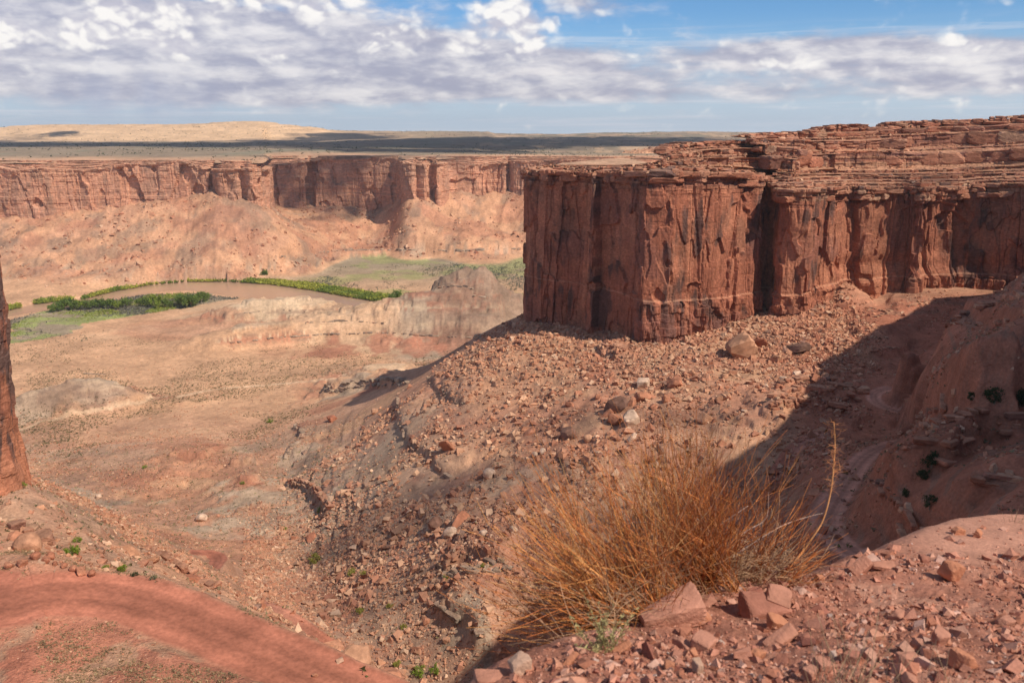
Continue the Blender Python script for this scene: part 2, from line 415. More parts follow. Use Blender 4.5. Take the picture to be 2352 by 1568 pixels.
# ---- large forms laid on the plain: mounds (u, v of foot, rx m, ry m, height m, sharpness, flat top, angle)
def mound(u, v, rx, ry, h, p=1.0, flat=None, rot=0.0, gul=0.35, seed=0):
    global GZ
    c = atz(u, v, -194.0)
    dx, dy = GX - c[0], GY - c[1]
    ca, sa = math.cos(rot), math.sin(rot)
    ex, ey = (dx * ca + dy * sa) / rx, (-dx * sa + dy * ca) / ry
    th = np.arctan2(ey, ex); r = np.sqrt(ex * ex + ey * ey)
    near = r < 1.7
    r = r[near]; X = GX[near]; Yq = GY[near]; t_ = th[near]
    n = fbm(X / (rx * 0.45), Yq / (rx * 0.45), 4, seed)
    g = 1 - np.abs(2 * vn2(t_ * 5.1 + 40 + n * 0.9 + seed, r * 0.8 + seed) - 1)
    r = r * (1 + 0.28 * n) + gul * 0.25 * g * sstep(r, 0.1, 0.6)
    hh = np.clip(1 - r, 0, 1) ** p * h
    if flat is not None: hh = np.minimum(hh, flat + 0.6 * n)
    GZ[near] += hh
mound(655, 722, 115, 62, 27, 0.85, 21, 0.1, 0.5, 1)
mound(780, 745, 80, 45, 12, 0.9, 10, -0.1, 0.5, 2)
mound(560, 740, 60, 40, 8, 0.9, 7, 0.0, 0.5, 3)
mound(1045, 758, 135, 75, 36, 1.0, 31, 0.0, 0.6, 4)
mound(1040, 752, 22, 16, 14, 0.5, 7, 0.0, 0.2, 14)
mound(1160, 750, 80, 50, 22, 0.9, 15, 0.0, 0.5, 5)
mound(1110, 755, 60, 40, 16, 0.9, 22, 0.0, 0.4, 6)
mound(205, 925, 62, 40, 20, 1.0, 17, 0.0, 0.5, 7)
mound(60, 950, 55, 35, 11, 1.0, None, 0.0, 0.5, 8)
mound(330, 930, 50, 26, 7, 1.0, None, 0.0, 0.4, 9)
mound(880, 880, 42, 22, 10, 0.7, 8.5, 0.1, 0.4, 10)
mound(850, 925, 40, 22, 9, 0.7, 8.5, 0.1, 0.4, 11)
# ---- long scarp with red aprons
def scarp(line, h, w, back, side=1, base=None, jag=0.0, seed=0, far=False):
    """a step of height h along the picture polyline; the high ground lies on `side`, falling away over `back` metres"""
    global GZ
    P3 = [atz(u, v, -193.0) if far else hit(u, v) for u, v in line]; P3 = [p for p in P3 if p is not None]
    pts = np.array(P3)[:, :2]
    dmin = np.full(GX.shape, 1e9, np.float32); sg = np.zeros(GX.shape, np.float32); tt = np.zeros(GX.shape, np.float32)
    m = back * 1.3 + 3 * w
    box = (GX > pts[:, 0].min() - m) & (GX < pts[:, 0].max() + m) & (GY > pts[:, 1].min() - m) & (GY < pts[:, 1].max() + m)
    X, Yq = GX[box], GY[box]
    wn = w * jag
    Xw = X + wn * fbm(X / (w * 2.5), Yq / (w * 2.5), 4, seed); Yw = Yq + wn * fbm(X / (w * 2.5) + 50, Yq / (w * 2.5), 4, seed)
    d_ = np.full(X.shape, 1e9); s_ = np.zeros(X.shape); t_ = np.zeros(X.shape); L = len(pts) - 1
    for i in range(L):
        a, b = pts[i], pts[i + 1]; e = b - a; l2 = (e ** 2).sum() + 1e-9
        t = np.clip(((Xw - a[0]) * e[0] + (Yw - a[1]) * e[1]) / l2, 0, 1)
        qx, qy = Xw - a[0] - t * e[0], Yw - a[1] - t * e[1]
        d = np.hypot(qx, qy); cr = e[0] * qy - e[1] * qx
        m2 = d < d_
        d_[m2] = d[m2]; s_[m2] = np.sign(cr[m2]); t_[m2] = ((i + t) / L)[m2]
    sd = d_ * s_ * side
    ends = sstep(t_, 0, 0.12) * sstep(1 - t_, 0, 0.12)
    up_ = sstep(sd, -w, w * 0.15) * (1 - sstep(sd, back * 0.15, back))
    GZ[box] += h * ends * up_
    return pts
scarp([(500, 825), (535, 792), (640, 780), (760, 772), (880, 768), (960, 775), (1050, 780), (1120, 775), (1200, 770)], 15, 26, 90, 1, jag=0.8, seed=3, far=True)
scarp([(528, 790), (620, 777), (760, 768), (880, 765), (1000, 772)], 3.5, 1.6, 50, 1, jag=1.2, seed=4, far=True)

scarp([(560, 612), (640, 592), (760, 578), (900, 575), (1050, 577), (1210, 572), (1300, 572)], 9, 4, 120, 1, jag=1.0, seed=6)
scarp([(150, 655), (220, 648), (300, 638), (380, 630)], 6, 3, 40, 1, jag=1.0, seed=7)
GZ0 = GZ.copy()
# ---- zone masks in ground coordinates
U, V = uv_of(GX, GY, GZ)
LY = np.log(GY)
talus = sstep(U, 600, 760) * sstep(GY, 480, 420) * sstep(U, 1990, 1900)
gorge = sstep(U, 1780, 1880) * sstep(GY, 440, 400)
leftslope = sstep(U, 760, 600) * sstep(GY, 250, 200)
fartal = sstep(GY, 1080, 1180) * sstep(GZ, -198, -188)
plain = sstep(GZ, -180, -190) * (1 - fartal)
gray = sstep(U, 640, 760) * sstep(U, 1130, 950) * sstep(GY, 420, 380) * sstep(GZ, -105, -122)
# gullies running down the far talus and the apron
badl = sstep(GY, 560, 620) * sstep(GY, 1010, 960) * sstep(GZ, -194, -189) * sstep(U, 1260, 1200)
GZ += badl * (3.2 * (ridge(GX / 26 + 0.5 * fbm(GX / 30, GY / 30, 3, 5), GY / 34, 4, 8) - 0.55) + 1.0 * fbm(GX / 7, GY / 7, 4, 9))
gx = GX + 60 * fbm(GX / 160, GY / 160, 3, 1)
GZ += fartal * (2.2 * fbm(GX / 9, GY / 9, 3, 52) + 9 * (ridge(gx / 75, GY / 420, 3, 2) - 0.55) + 3.0 * fbm(GX / 14, GY / 14, 4, 2))
rot = (GX * 0.62 + GY * 0.78)
GZ += talus * (1 - 0.5 * gray) * (3.2 * fbm(GX / 55, GY / 55, 5, 3) + 1.6 * (ridge((GX * 0.9 - GY * 0.3) / 34 + fbm(GX / 40, GY / 40, 3, 5), (GX * 0.3 + GY * 0.9) / 95, 4, 4) - 0.5) + 0.8 * fbm(GX / 5, GY / 5, 4, 5))
GZ += plain * (-0.5 * sstep(ridge(GX / 60 + fbm(GX / 50, GY / 50, 3), GY / 110, 2, 4), .72, .95) + 1.1 * fbm(GX / 60, GY / 60, 4, 7) + 0.25 * fbm(GX / 8, GY / 8, 4, 8))
wash = sstep(GY, 250, 320) * sstep(GY, 560, 440) * sstep(U, 900, 700)
GZ += wash * (2.2 * fbm(GX / 42, GY / 42, 5, 9) - 2.2 * ridge((GX + 30 * fbm(GX / 60, GY / 60, 3)) / 60, (GY - GX * 0.4) / 140, 3, 6) + 1.0 + 0.9 * fbm(GX / 7, GY / 7, 4, 2) - 1.3 * (ridge(GX / 17 + fbm(GX / 20, GY / 20, 3), GY / 26, 3, 7) - .5))
lsl = leftslope * sstep(GY, 76, 90)
GZ += lsl * (2.4 * fbm(GX / 22, GY / 22, 4, 11) + 0.9 * fbm(GX / 5, GY / 5, 4, 12)) + leftslope * (1 - sstep(GY, 76, 90)) * 0.22 * fbm(GX / 4, GY / 4, 4, 13)
GZ += gorge * (2.2 * fbm(GX / 38, GY / 38, 4, 14) + 0.6 * fbm(GX / 9, GY / 9, 4, 15)) * sstep(GY, 60, 110)
# strata: treads and risers
def terrace(mask, h, sharp, seed, amp=1.0, wob=0.5):
    global GZ
    q = GZ / h + wob * fbm(GX / (h * 14), GY / (h * 14), 4, seed) + 0.18 * fbm(GX / (h * 2.2), GY / (h * 2.2), 3, seed + 1)
    i = np.floor(q); f = q - i
    g = sstep(f, 1 - sharp, 1.0)
    k = 0.5 + 0.5 * sstep(vn2(i * 7.3 + GX / (h * 40), i * 3.1 + GY / (h * 40)), 0.35, 0.6)
    GZ += mask * amp * k * h * (g - f) * 0.85
terrace(sstep(U, 1850, 1960) * sstep(GY, 250, 300) * sstep(GY, 460, 430), 4.0, 0.25, 20, 0.9, 0.25)
terrace(sstep(U, 1980, 2080) * sstep(GY, 235, 215), 2.6, 0.3, 22, 0.35, 1.3)
terrace(wash * sstep(GZ, -184, -178), 4.0, 0.25, 25, 0.7, 1.0)
terrace(lsl * 0.6, 5.0, 0.3, 26, 0.8, 0.8)
terrace(badl, 5.0, 0.25, 29, 0.8, 0.25)
terrace(fartal * sstep(GZ, -165, -178), 9.0, 0.3, 27, 0.7, 0.5)
terrace(talus * sstep(fbm(GX / 50, GY / 50, 3, 30), 0.02, 0.2) * 0.8, 3.2, 0.25, 28, 0.8, 1.0)
# rock ledges seen in the apron
LEDGES = [[(985, 868), (1000, 890), (1020, 900), (1045, 925), (1075, 925)], [(913, 905), (913, 930), (923, 986), (948, 1031), (988, 1051), (1010, 1085), (1040, 1096)],
          [(648, 1111), (680, 1118), (703, 1126), (728, 1146), (748, 1180), (745, 1200)], [(672, 980), (690, 990), (690, 1008), (665, 1030), (648, 1062)],
          [(1000, 1300), (1025, 1310), (1050, 1290), (1075, 1275), (1120, 1290), (1180, 1290)], [(1000, 1405), (1030, 1412), (1075, 1432), (1100, 1470), (1090, 1510)],
          [(1365, 800), (1385, 812), (1420, 822), (1450, 812)], [(905, 1190), (960, 1190), (1010, 1205)], [(1050, 1120), (1090, 1125), (1150, 1118)], [(860, 1215), (900, 1225), (940, 1222)]]
LEDGE_H = [2.6, 2.6, 2.6, 2.6, 3.0, 4.0, 2.6, 1.4, 1.4, 1.2]
ledge_pts = []
for i, L in enumerate(LEDGES):
    ledge_pts.append(scarp(L, LEDGE_H[i], 1.1, 24, 1, jag=0.9, seed=50 + i))
scarp([(742, 892), (765, 900), (800, 892), (850, 886), (930, 884)], 6, 3.0, 30, 1, jag=1.0, seed=70)
scarp([(520, 1072), (560, 1068), (600, 1060)], 3, 1.5, 24, 1, jag=1.0, seed=71)
scarp([(380, 1045), (430, 1050), (470, 1052)], 3, 1.5, 30, 1, jag=1.0, seed=72)
scarp([(530, 1105), (570, 1110), (610, 1102)], 2.5, 1.5, 24, 1, jag=1.0, seed=73)
for q, L in enumerate([[(1790, 890), (1860, 880), (1930, 890), (1990, 905)], [(1780, 915), (1850, 905), (1920, 915), (1970, 925)], [(1770, 942), (1830, 934), (1900, 940), (1940, 950)]]): scarp(L, 2.6, 1.0, 9, 1, jag=0.8, seed=80 + q)
scarp([(2175, 750), (2210, 790), (2260, 820), (2330, 850), (2400, 870)], 4.5, 1.6, 60, 1, jag=0.4, seed=84)
scarp([(2030, 1085), (2020, 1130), (2045, 1185), (2085, 1230), (2120, 1270)], 5, 1.6, 22, 1, jag=0.6, seed=85)
scarp([(2110, 985), (2160, 975), (2220, 960), (2300, 940)], 3.0, 1.2, 30, 1, jag=0.8, seed=86)
scarp([(2150, 1090), (2190, 1050), (2250, 1010), (2352, 985)], 5.0, 2.0, 30, 1, jag=0.7, seed=87)
# fan of debris against the right wall
_fx, _fy = GX - 172.0, GY - 430.0
_fr = np.hypot(_fx, _fy) * (1 + 0.10 * fbm(GX / 9, GY / 9, 4, 33))
GZ = np.where((GY < 440) & (GY > 330), np.maximum(GZ, -73.5 - 0.64 * _fr + 0.5 * fbm(GX / 4, GY / 4, 3, 34)), GZ)
# cut bank above the hairpin in the gorge
scarp([(2035, 925), (2070, 930), (2130, 925), (2190, 935), (2260, 945)], 11, 2.5, 60, 1, jag=0.6, seed=76)

# ---- roads
def polyline(P, step):
    P = np.array(P, float); out = []
    n = len(P)
    for i in range(n - 1):
        p0, p1, p2, p3 = P[max(i - 1, 0)], P[i], P[i + 1], P[min(i + 2, n - 1)]
        m = max(2, int(np.linalg.norm((p2 - p1)[:2]) / step))
        for t in np.linspace(0, 1, m, endpoint=False):
            out.append(p1 + 0.5 * t * (p2 - p0 + t * (2 * p0 - 5 * p1 + 4 * p2 - p3 + t * (3 * (p1 - p2) + p3 - p0))))
    out.append(P[-1]); return np.array(out)
ROADM = np.zeros(GX.shape, np.float32); ROADL = np.zeros(GX.shape, np.float32)
def road(pts, shoulder=2.5, bank=0.0):
    """pts: (u, v, distance, half width): flattens a bed and remembers the lateral position"""
    global GZ
    P = polyline([list(at(u, v, d)) + [w] for u, v, d, w in pts], 0.8)
    m = P[:, 3].max() + shoulder + 2
    box = (GX > P[:, 0].min() - m) & (GX < P[:, 0].max() + m) & (GY > P[:, 1].min() - m) & (GY < P[:, 1].max() + m)
    X, Yq = GX[box], GY[box]
    bd = np.full(X.shape, 1e9); bi = np.zeros(X.shape, int)
    for i in range(len(P)):
        d = (X - P[i, 0]) ** 2 + (Yq - P[i, 1]) ** 2
        k = d < bd; bd[k] = d[k]; bi[k] = i
    tng = np.gradient(P[:, :2], axis=0)
    lat = (tng[bi, 0] * (Yq - P[bi, 1]) - tng[bi, 1] * (X - P[bi, 0])) / (np.hypot(tng[bi, 0], tng[bi, 1]) + 1e-9)
    tl_ = np.hypot(tng[:, 0], tng[:, 1]) + 1e-9
    along = np.clip((tng[bi, 0] * (X - P[bi, 0]) + tng[bi, 1] * (Yq - P[bi, 1])) / tl_[bi], -1, 1)
    zc_ = P[bi, 2] + along * (np.gradient(P[:, 2]) / tl_)[bi]
    bd = (lat * lat) * (bi > 0) * (bi < len(P) - 1) + bd * ((bi == 0) | (bi == len(P) - 1))
    d = np.sqrt(bd) + 0.25 * fbm(X / 2.5, Yq / 2.5, 3, 2); w = P[bi, 3]
    k = 1 - sstep(d, w, w + shoulder)
    zr = zc_ + 0.03 * np.cos(lat * 4.0) * (np.abs(lat) < w * 0.8) + 0.12 * sstep(d, w * 0.7, w)
    GZ[box] = GZ[box] * (1 - k) + zr * k
    r = 1 - sstep(d, w * 0.88, w * 1.08 + 0.3)
    old = ROADM[box]; g = r > old
    old[g] = r[g]; ROADM[box] = old
    ol = ROADL[box]; ol[g] = (lat / w)[g]; ROADL[box] = ol
road([(-150, 1370, 72, 6), (0, 1385, 70, 5.2), (100, 1365, 72, 4.6), (220, 1366, 73, 4.0), (330, 1385, 72, 3.7), (450, 1430, 69.5, 3.5), (580, 1485, 66.5, 3.4), (720, 1545, 63.5, 3.3), (850, 1605, 61, 3.3), (1000, 1680, 58, 3.3)])
road([(452, 1268, 252, 2.5), (485, 1272, 254, 2.6), (502, 1283, 249, 2.6), (492, 1300, 238, 2.5), (478, 1316, 228, 2.4)], 3)
road([(590, 1385, 220, 2.2), (640, 1405, 214, 2.4), (700, 1440, 209, 2.4), (750, 1478, 204, 2.4), (800, 1520, 199, 2.4), (850, 1562, 194, 2.4), (900, 1600, 188, 2.4)], 3)
road([(2128, 958, 283, 2.6), (2071, 946, 287, 2.6), (2030, 934, 291, 2.6), (2008, 918, 296, 2.6), (2010, 902, 301, 2.6), (2038, 892, 306, 2.6)], 4)
road([(2100, 1010, 250, 2.4), (2040, 1022, 228, 2.4), (1988, 1048, 205, 2.5), (1953, 1092, 178, 2.6), (1918, 1145, 150, 2.6), (1895, 1192, 135, 2.6), (1914, 1236, 122, 2.6), (1962, 1272, 112, 2.6), (2060, 1335, 98, 2.6)], 4)
road([(1883, 999, 262, 2.4), (1830, 1025, 258, 2.5), (1795, 1069, 252, 2.5), (1778, 1113, 243, 2.5), (1765, 1160, 235, 2.5)], 4)
# valley track: colour only
TRACK = np.array([hit(u, v)[:2] for u, v in [(-100, 1030), (55, 985), (130, 963), (200, 945), (290, 927), (370, 912), (460, 900), (560, 888), (660, 880), (760, 870), (860, 850)]])
TRK = polyline(np.c_[TRACK, np.zeros(len(TRACK)), np.zeros(len(TRACK))], 3.0)
trackm = np.zeros(GX.shape, np.float32)
box = (GY > 380) & (GY < 900) & (U < 950)
bd = np.full(box.sum(), 1e9)
for p in TRK: bd = np.minimum(bd, (GX[box] - p[0]) ** 2 + (GY[box] - p[1]) ** 2)
trackm[box] = 1 - sstep(np.sqrt(bd) + 1.0 * fbm(GX[box] / 9, GY[box] / 9, 3), 1.6, 3.2)

# ---- river bed
far_bank = [(-300, 800), (-100, 745), (10, 714), (80, 698), (170, 688), (260, 669), (350, 654), (430, 647), (520, 647), (620, 653), (720, 667), (820, 685), (890, 697), (935, 702)]
near_bank = [(935, 722), (860, 722), (740, 712), (620, 694), (548, 683), (480, 674), (430, 667), (385, 667), (300, 680), (200, 700), (100, 717), (10, 730), (-100, 760), (-300, 815)]
RIV = np.array([atz(u, v, -200.3)[:2] for u, v in far_bank + near_bank])
rv = inpoly(GX.ravel(), GY.ravel(), RIV).reshape(GX.shape)
rb = (GY > 780) & (GY < 1350)
GZ = np.where(rv & rb, np.minimum(GZ, -201.6), GZ)
near_r = (GY > 780) & (GY < 1560) & ~rv
GZ = np.where(near_r, np.maximum(GZ, -199.5 + 0.3 * fbm(GX / 30, GY / 30, 3)), GZ)
U, V = uv_of(GX, GY, GZ)

# ---- colours of the ground (earths, clays, rock, one painted sunlit patch)
C = {'sand': (.52, .30, .175), 'red': (.37, .155, .095), 'tal': (.43, .23, .145), 'clay': (.37, .27, .19), 'pale': (.56, .40, .26), 'dark': (.17, .135, .105), 'green': (.25, .28, .085),
     'road': (.36, .135, .085), 'rock': (.36, .14, .085), 'roadpale': (.50, .245, .17), 'grass': (.36, .22, .14), 'sage': (.25, .215, .15), 'mud': (.42, .25, .16), 'brown': (.24, .145, .10), 'bright': (.50, .265, .155)}
C = {k: np.array(v) for k, v in C.items()}
GC = np.empty(GX.shape + (3,), np.float32)
n1 = fbm(GX / 70, GY / 70, 5, 40); n2 = fbm(GX / 18, GY / 18, 5, 41); n3 = fbm(GX / 4, GY / 4, 4, 42); nl = fbm(GX / 9, GY / 60, 4, 43)
def put(mask, c, k=1.0):
    global GC
    m = np.clip(mask * k, 0, 1)[..., None].astype(np.float32)
    GC = GC * (1 - m) + C[c].astype(np.float32) * m
GC[:] = C['tal']
put(sstep(GY, 480, 620), 'sand')
put(wash, 'tal'); put(wash * sstep(n2 + n1, -0.02, 0.25), 'sand', 0.75); put(wash * sstep(n2 - n1, 0.04, 0.3), 'clay', 0.85); put(wash * sstep(fbm(GX / 30, GY / 30, 5, 47), .1, .3), 'brown', .5); put(wash * sstep(n1, 0.14, 0.3), 'red', 0.55)
put(talus * sstep(n2 + 0.5 * n1, 0.0, 0.3), 'red', 0.45)
put(talus * sstep(-n2 + 0.4 * n3, 0.1, 0.35), 'sand', 0.45)
put(gray, 'clay', 0.45); put(gray * sstep(n2, 0.05, 0.3), 'red', 0.5); put(gray * sstep(n3 + n2, 0.15, 0.4), 'dark', 0.35)
put(gorge, 'rock', 0.95); put(gorge * sstep(n2, 0.05, 0.35), 'red', 0.5)
put(lsl, 'tal'); put(lsl * sstep(n2, 0, 0.3), 'bright', 0.5); put(lsl * sstep(-n2, 0.05, 0.3), 'clay', 0.35)
# far slopes
put(fartal, 'bright', 0.85); put(fartal * sstep(n1, 0.0, 0.25), 'tal', 0.65); put(fartal * sstep(GZ + 8 * n1, -170, -190) * sstep(nl, 0, 0.3), 'clay', 0.7)
put(fartal * sstep(fbm(GX / 30, GY / 30, 5, 45), 0.08, 0.3), 'dark', 0.42); put(fartal * sstep(fbm(GX / 70, GY / 45, 5, 46), 0.05, 0.3), 'red', .5)
# patches placed where the photograph has them
def patch(u, v, ru, rv_, c, k=0.9, rot=0.0, warp=0.9):
    p = hit(u, v)
    if p is None: return
    q = hit(u + ru, v); d = p[1]
    rx = ru / F * d * 1.03; ry = abs(at(u, v, d)[1] - (p[2] / kdepth(v + rv_))) if kdepth(v + rv_) < 0 else 100
    ry = max(ry, 2.0)
    ca, sa = math.cos(rot), math.sin(rot)
    dx, dy = GX - p[0], GY - p[1]
    ex, ey = (dx * ca + dy * sa) / rx, (-dx * sa + dy * ca) / ry
    r = np.sqrt(ex * ex + ey * ey)
    w = fbm(GX / (rx * 0.6), GY / (ry * 0.6), 5, u * 0.01)
    put(1 - sstep(r + warp * w, 0.55, 1.05), c, k)
patch(650, 720, 300, 55, 'pale', 0.4); patch(850, 745, 160, 40, 'pale', 0.35); patch(520, 700, 120, 25, 'pale', 0.35)
patch(450, 760, 170, 30, 'red', 0.45); patch(400, 745, 150, 14, 'red', 0.35); patch(470, 735, 100, 10, 'bright', 0.6)
patch(1060, 700, 190, 55, 'clay', 0.95, 0, 0.5); patch(1050, 668, 60, 10, 'red', 0.5); patch(1180, 705, 80, 30, 'clay', 0.9)
patch(760, 805, 75, 26, 'red', 0.85); patch(880, 795, 40, 20, 'red', 0.8); patch(960, 800, 60, 20, 'red', 0.8); patch(1050, 795, 60, 20, 'red', 0.7); patch(640, 800, 50, 20, 'bright', 0.7)
patch(600, 700, 90, 14, 'pale', .8); patch(205, 875, 85, 24, 'clay', 0.9, 0, 0.5); patch(280, 895, 110, 22, 'brown', 0.5); patch(80, 915, 80, 35, 'clay', 0.8); patch(180, 905, 90, 18, 'brown', 0.6)
patch(870, 868, 80, 16, 'red', 0.9, 0, 0.4); patch(800, 900, 70, 14, 'clay', 0.85); patch(760, 930, 70, 18, 'red', 0.6)
patch(830, 960, 130, 20, 'sand', 0.75); patch(720, 970, 60, 14, 'red', 0.6)
patch(490, 1020, 60, 12, 'red', 0.7); patch(430, 1045, 50, 14, 'red', 0.7); patch(560, 1105, 50, 10, 'red', 0.8); patch(420, 1110, 90, 18, 'sand', 0.8); patch(360, 1090, 120, 18, 'red', 0.3)
patch(600, 1215, 40, 22, 'clay', 0.9); patch(740, 1160, 60, 22, 'clay', 0.95, 0, 0.5); patch(1180, 1100, 120, 24, 'clay', 0.5); patch(950, 1240, 120, 30, 'clay', 0.7); patch(800, 1180, 120, 30, 'clay', 0.6)
patch(1060, 1440, 60, 40, 'clay', 0.9); patch(1110, 1500, 60, 40, 'clay', 0.8); patch(1360, 845, 50, 26, 'red', 0.9, 0, 0.5); patch(1390, 862, 30, 14, 'red', 0.9)
patch(1240, 830, 170, 80, 'bright', 0.7, 0, 0.4); patch(900, 1010, 60, 60, 'clay', 0.6); patch(1900, 740, 70, 60, 'bright', 0.5); patch(640, 1330, 120, 40, 'tal', 0.6)  # bright patch under the butte is sunlight painted into the earth colour
patch(500, 1230, 120, 20, 'clay', 0.5); patch(330, 1000, 200, 30, 'sand', 0.5); patch(170, 1040, 160, 25, 'clay', 0.45); patch(270, 1060, 120, 30, 'clay', 0.4)
# bedded clays: colour follows height in the low hills
bz = GZ / 1.7 + 0.5 * fbm(GX / 40, GY / 40, 4, 99)
bt = T2[np.floor(bz).astype(np.int64) & 255, 11]
for lo, hi, cc, kk in [(0, .22, 'red', .75), (.22, .42, 'brown', .6), (.42, .55, 'clay', .7), (.85, 1.0, 'pale', .6)]:
    put(badl * (bt >= lo) * (bt < hi) * sstep(n2 + n1, -.35, .1), cc, kk)
put(badl * sstep(U, 960, 1030), 'brown', .62)
put(gorge * sstep(GZ, -88, -80) * ((np.floor(GZ / 0.8 + 1.5 * fbm(GX / 50, GY / 50, 3, 4)).astype(np.int64) & 255) % 4 == 0), 'brown', .6)
# flood-plain vegetation tint and slopes at right of the river
fl = sstep(GZ, -196.5, -198.5) * sstep(GY, 850, 900)
put(fl * sstep(U, 560, 680) * sstep(V, 690, 600), 'sage', 0.85); put(fl * sstep(U, 600, 800) * sstep(n1, 0, 0.2), 'green', 0.5)
isl = [(15, 738), (120, 713), (250, 692), (330, 677), (450, 674), (545, 686), (480, 700), (400, 710), (330, 722), (200, 745), (160, 775), (20, 792)]
ISL = np.array([atz(u, v, -199.4)[:2] for u, v in isl])
islm = inpoly((GX + 12 * n2).ravel(), (GY + 25 * n2).ravel(), ISL).reshape(GX.shape) & rb
put(islm.astype(float), 'sage', 0.8); put(islm * sstep(n2 + 0.3, 0.2, 0.5), 'green', 0.8)
put(sstep(GZ, -199.9, -200.6) * rb, 'mud')
put(trackm, 'sand', 0.8); put(trackm, 'pale', 0.55)
# upper road verge with dry grass
verge = leftslope * sstep(GY, 80, 74) * (1 - ROADM)
put(leftslope * sstep(U, 140, 40) * sstep(V, 1470, 1520), 'road', .7)
put(verge, 'road', 0.8); put(verge * sstep(fbm(GX / 3, GY / 3, 4, 60), -0.05, 0.3), 'grass', 0.75)
put(ROADM, 'road', 1.0); put(ROADM * gorge, 'roadpale', .9); put(ROADM * leftslope * sstep(GY, 130, 160), 'roadpale', .7)
stripe = 0.5 + 0.5 * np.cos(ROADL * 9.0 + 0.25 * fbm(GX / 30, GY / 30, 3, 61))
GC *= (1 + ROADM * (0.20 * (stripe - 0.5) - 0.24 * np.exp(-(ROADL / 0.4) ** 2) + 0.13 * fbm(ROADL * 11, GX / 60, 3, 62)))[..., None]
# ledge lips: bare grey-black rock on steep risers
sl_y = np.gradient(GZ, axis=0) / np.gradient(GY, axis=0); sl_x = np.gradient(GZ, axis=1) / np.gradient(GX, axis=1)
steep = np.hypot(sl_y, sl_x)
put(sstep(steep, 1.2, 2.6) * (talus + gray + wash > 0.3) * sstep(n2 + n3, -0.1, 0.25), 'dark', 0.6)
put(sstep(steep, 0.9, 2.0) * (lsl + gorge > 0.3), 'red', 0.5)
GC *= (1 + (0.16 * n3 + 0.12 * n2) * (1 - .85 * ROADM))[..., None]
GC = np.clip(GC, 0.02, 0.9)

M_ground = rock_mat('earth_and_rubble', [0.03, 0.33, 2.3], bump=0.9, bscale=0.8, var=0.22, bdist=0.6, alpha=True)
g = new_mesh('terrain', np.stack([GX, GY, GZ], -1).reshape(-1, 3), grid_faces(*GX.shape), GC.reshape(-1, 3), M_ground, smooth=True, alpha=1 - 0.9 * ROADM.ravel())
tag(g, kind='structure')
# ---- river
def river_mat():
    m = bpy.data.materials.new('muddy_water'); m.use_nodes = True
    m.node_tree.nodes.clear(); T = NT(m.node_tree)
    tc = T.n.new('ShaderNodeTexCoord')
    b = T.n.new('ShaderNodeBsdfPrincipled')
    T.l.new(T.mix(T.noise(tc.outputs['Object'], 0.02, 4), (.36, .215, .135, 1), (.46, .29, .19, 1)), b.inputs['Base Color'])
    b.inputs['Roughness'].default_value = 0.22; b.inputs['Specular IOR Level'].default_value = 0.35
    bn = T.n.new('ShaderNodeBump'); bn.inputs['Strength'].default_value = 0.25; bn.inputs['Distance'].default_value = 0.3
    T.l.new(T.noise(tc.outputs['Object'], 0.4, 4), bn.inputs['Height']); T.l.new(bn.outputs[0], b.inputs['Normal'])
    o = T.n.new('ShaderNodeOutputMaterial'); T.l.new(b.outputs[0], o.inputs[0]); return m
wx, wy = np.meshgrid(np.linspace(-900, 160, 60), np.linspace(760, 1330, 40), indexing='ij')
w_ = new_mesh('river', np.stack([wx, wy, np.full(wx.shape, -200.3)], -1).reshape(-1, 3), grid_faces(60, 40), None, river_mat())
tag(w_, kind='structure')

# ------------------------------------------------------------------ cliffs
def resample(P, ds):
    P = np.asarray(P, float)
    d = np.r_[0, np.cumsum(np.hypot(*np.diff(P[:, :2], axis=0).T))]
    n = max(2, int(d[-1] / ds)); t = np.linspace(0, d[-1], n)
    return np.stack([np.interp(t, d, P[:, k]) for k in range(P.shape[1])], 1), t
def gauss(a, k):
    if k < 1: return a
    w = np.exp(-0.5 * (np.arange(-3 * k, 3 * k + 1) / k) ** 2); w /= w.sum()
    return np.convolve(np.pad(a, 3 * k, mode='edge'), w, 'valid')
def panels(s, z, width, depth, wander, seed, tilt=0.5, zsplit=30.0, drop=0.35, crack=0.0):
    """upright slabs: offset per slab, tilted a little, slab edges wander with height, some broken off above or below a line"""
    rs = np.random.RandomState(seed)
    L = s.max() + 60
    b = [-30.0]
    while b[-1] < L: b.append(b[-1] + width * float(np.clip(np.exp(rs.normal(-.1, .75)), .22, 3.2)))
    b = np.array(b); n = len(b)
    off = rs.uniform(-1, 1, n) * depth; tl = rs.uniform(-1, 1, n) * tilt * depth
    zs = rs.uniform(-1, 1, n) * zsplit; dr = (rs.rand(n) < drop) * rs.uniform(-1.5, 1.5, n) * depth; arch = rs.uniform(0.5, 3, n)
    ln = rs.uniform(-1, 1, n) * width * 0.012
    sw = s + wander * 0.35 * (fbm(s / (width * 2.2) + seed, z / (width * 2.5), 3, seed))
    zr = z + 60.0
    i = np.clip(np.searchsorted(b, sw) - 1, 1, n - 3)
    lo = b[i] + ln[i] * zr; hi = b[i + 1] + ln[i + 1] * zr
    i = np.where(sw < lo, i - 1, np.where(sw >= hi, i + 1, i))
    lo = b[i] + ln[i] * zr; hi = b[i + 1] + ln[i + 1] * zr
    f = np.clip((sw - lo) / np.maximum(hi - lo, 0.3), 0, 1)
    o = off[i] + tl[i] * (f - 0.5)
    zz = z - zs[i] - arch[i] * width * 0.35 * np.where(i % 2 == 0, 1 - (2 * f - 1) ** 2, 1.6 * f)
    o = o + dr[i] * (sstep(zz, -0.6, 0.6))
    if crack:
        e = np.minimum(f, 1 - f) * (b[i + 1] - b[i])
        o = o - crack * (1 - sstep(e, 0.0, 0.55)) * (np.sin(i * 7.7) > -0.3)
    return o
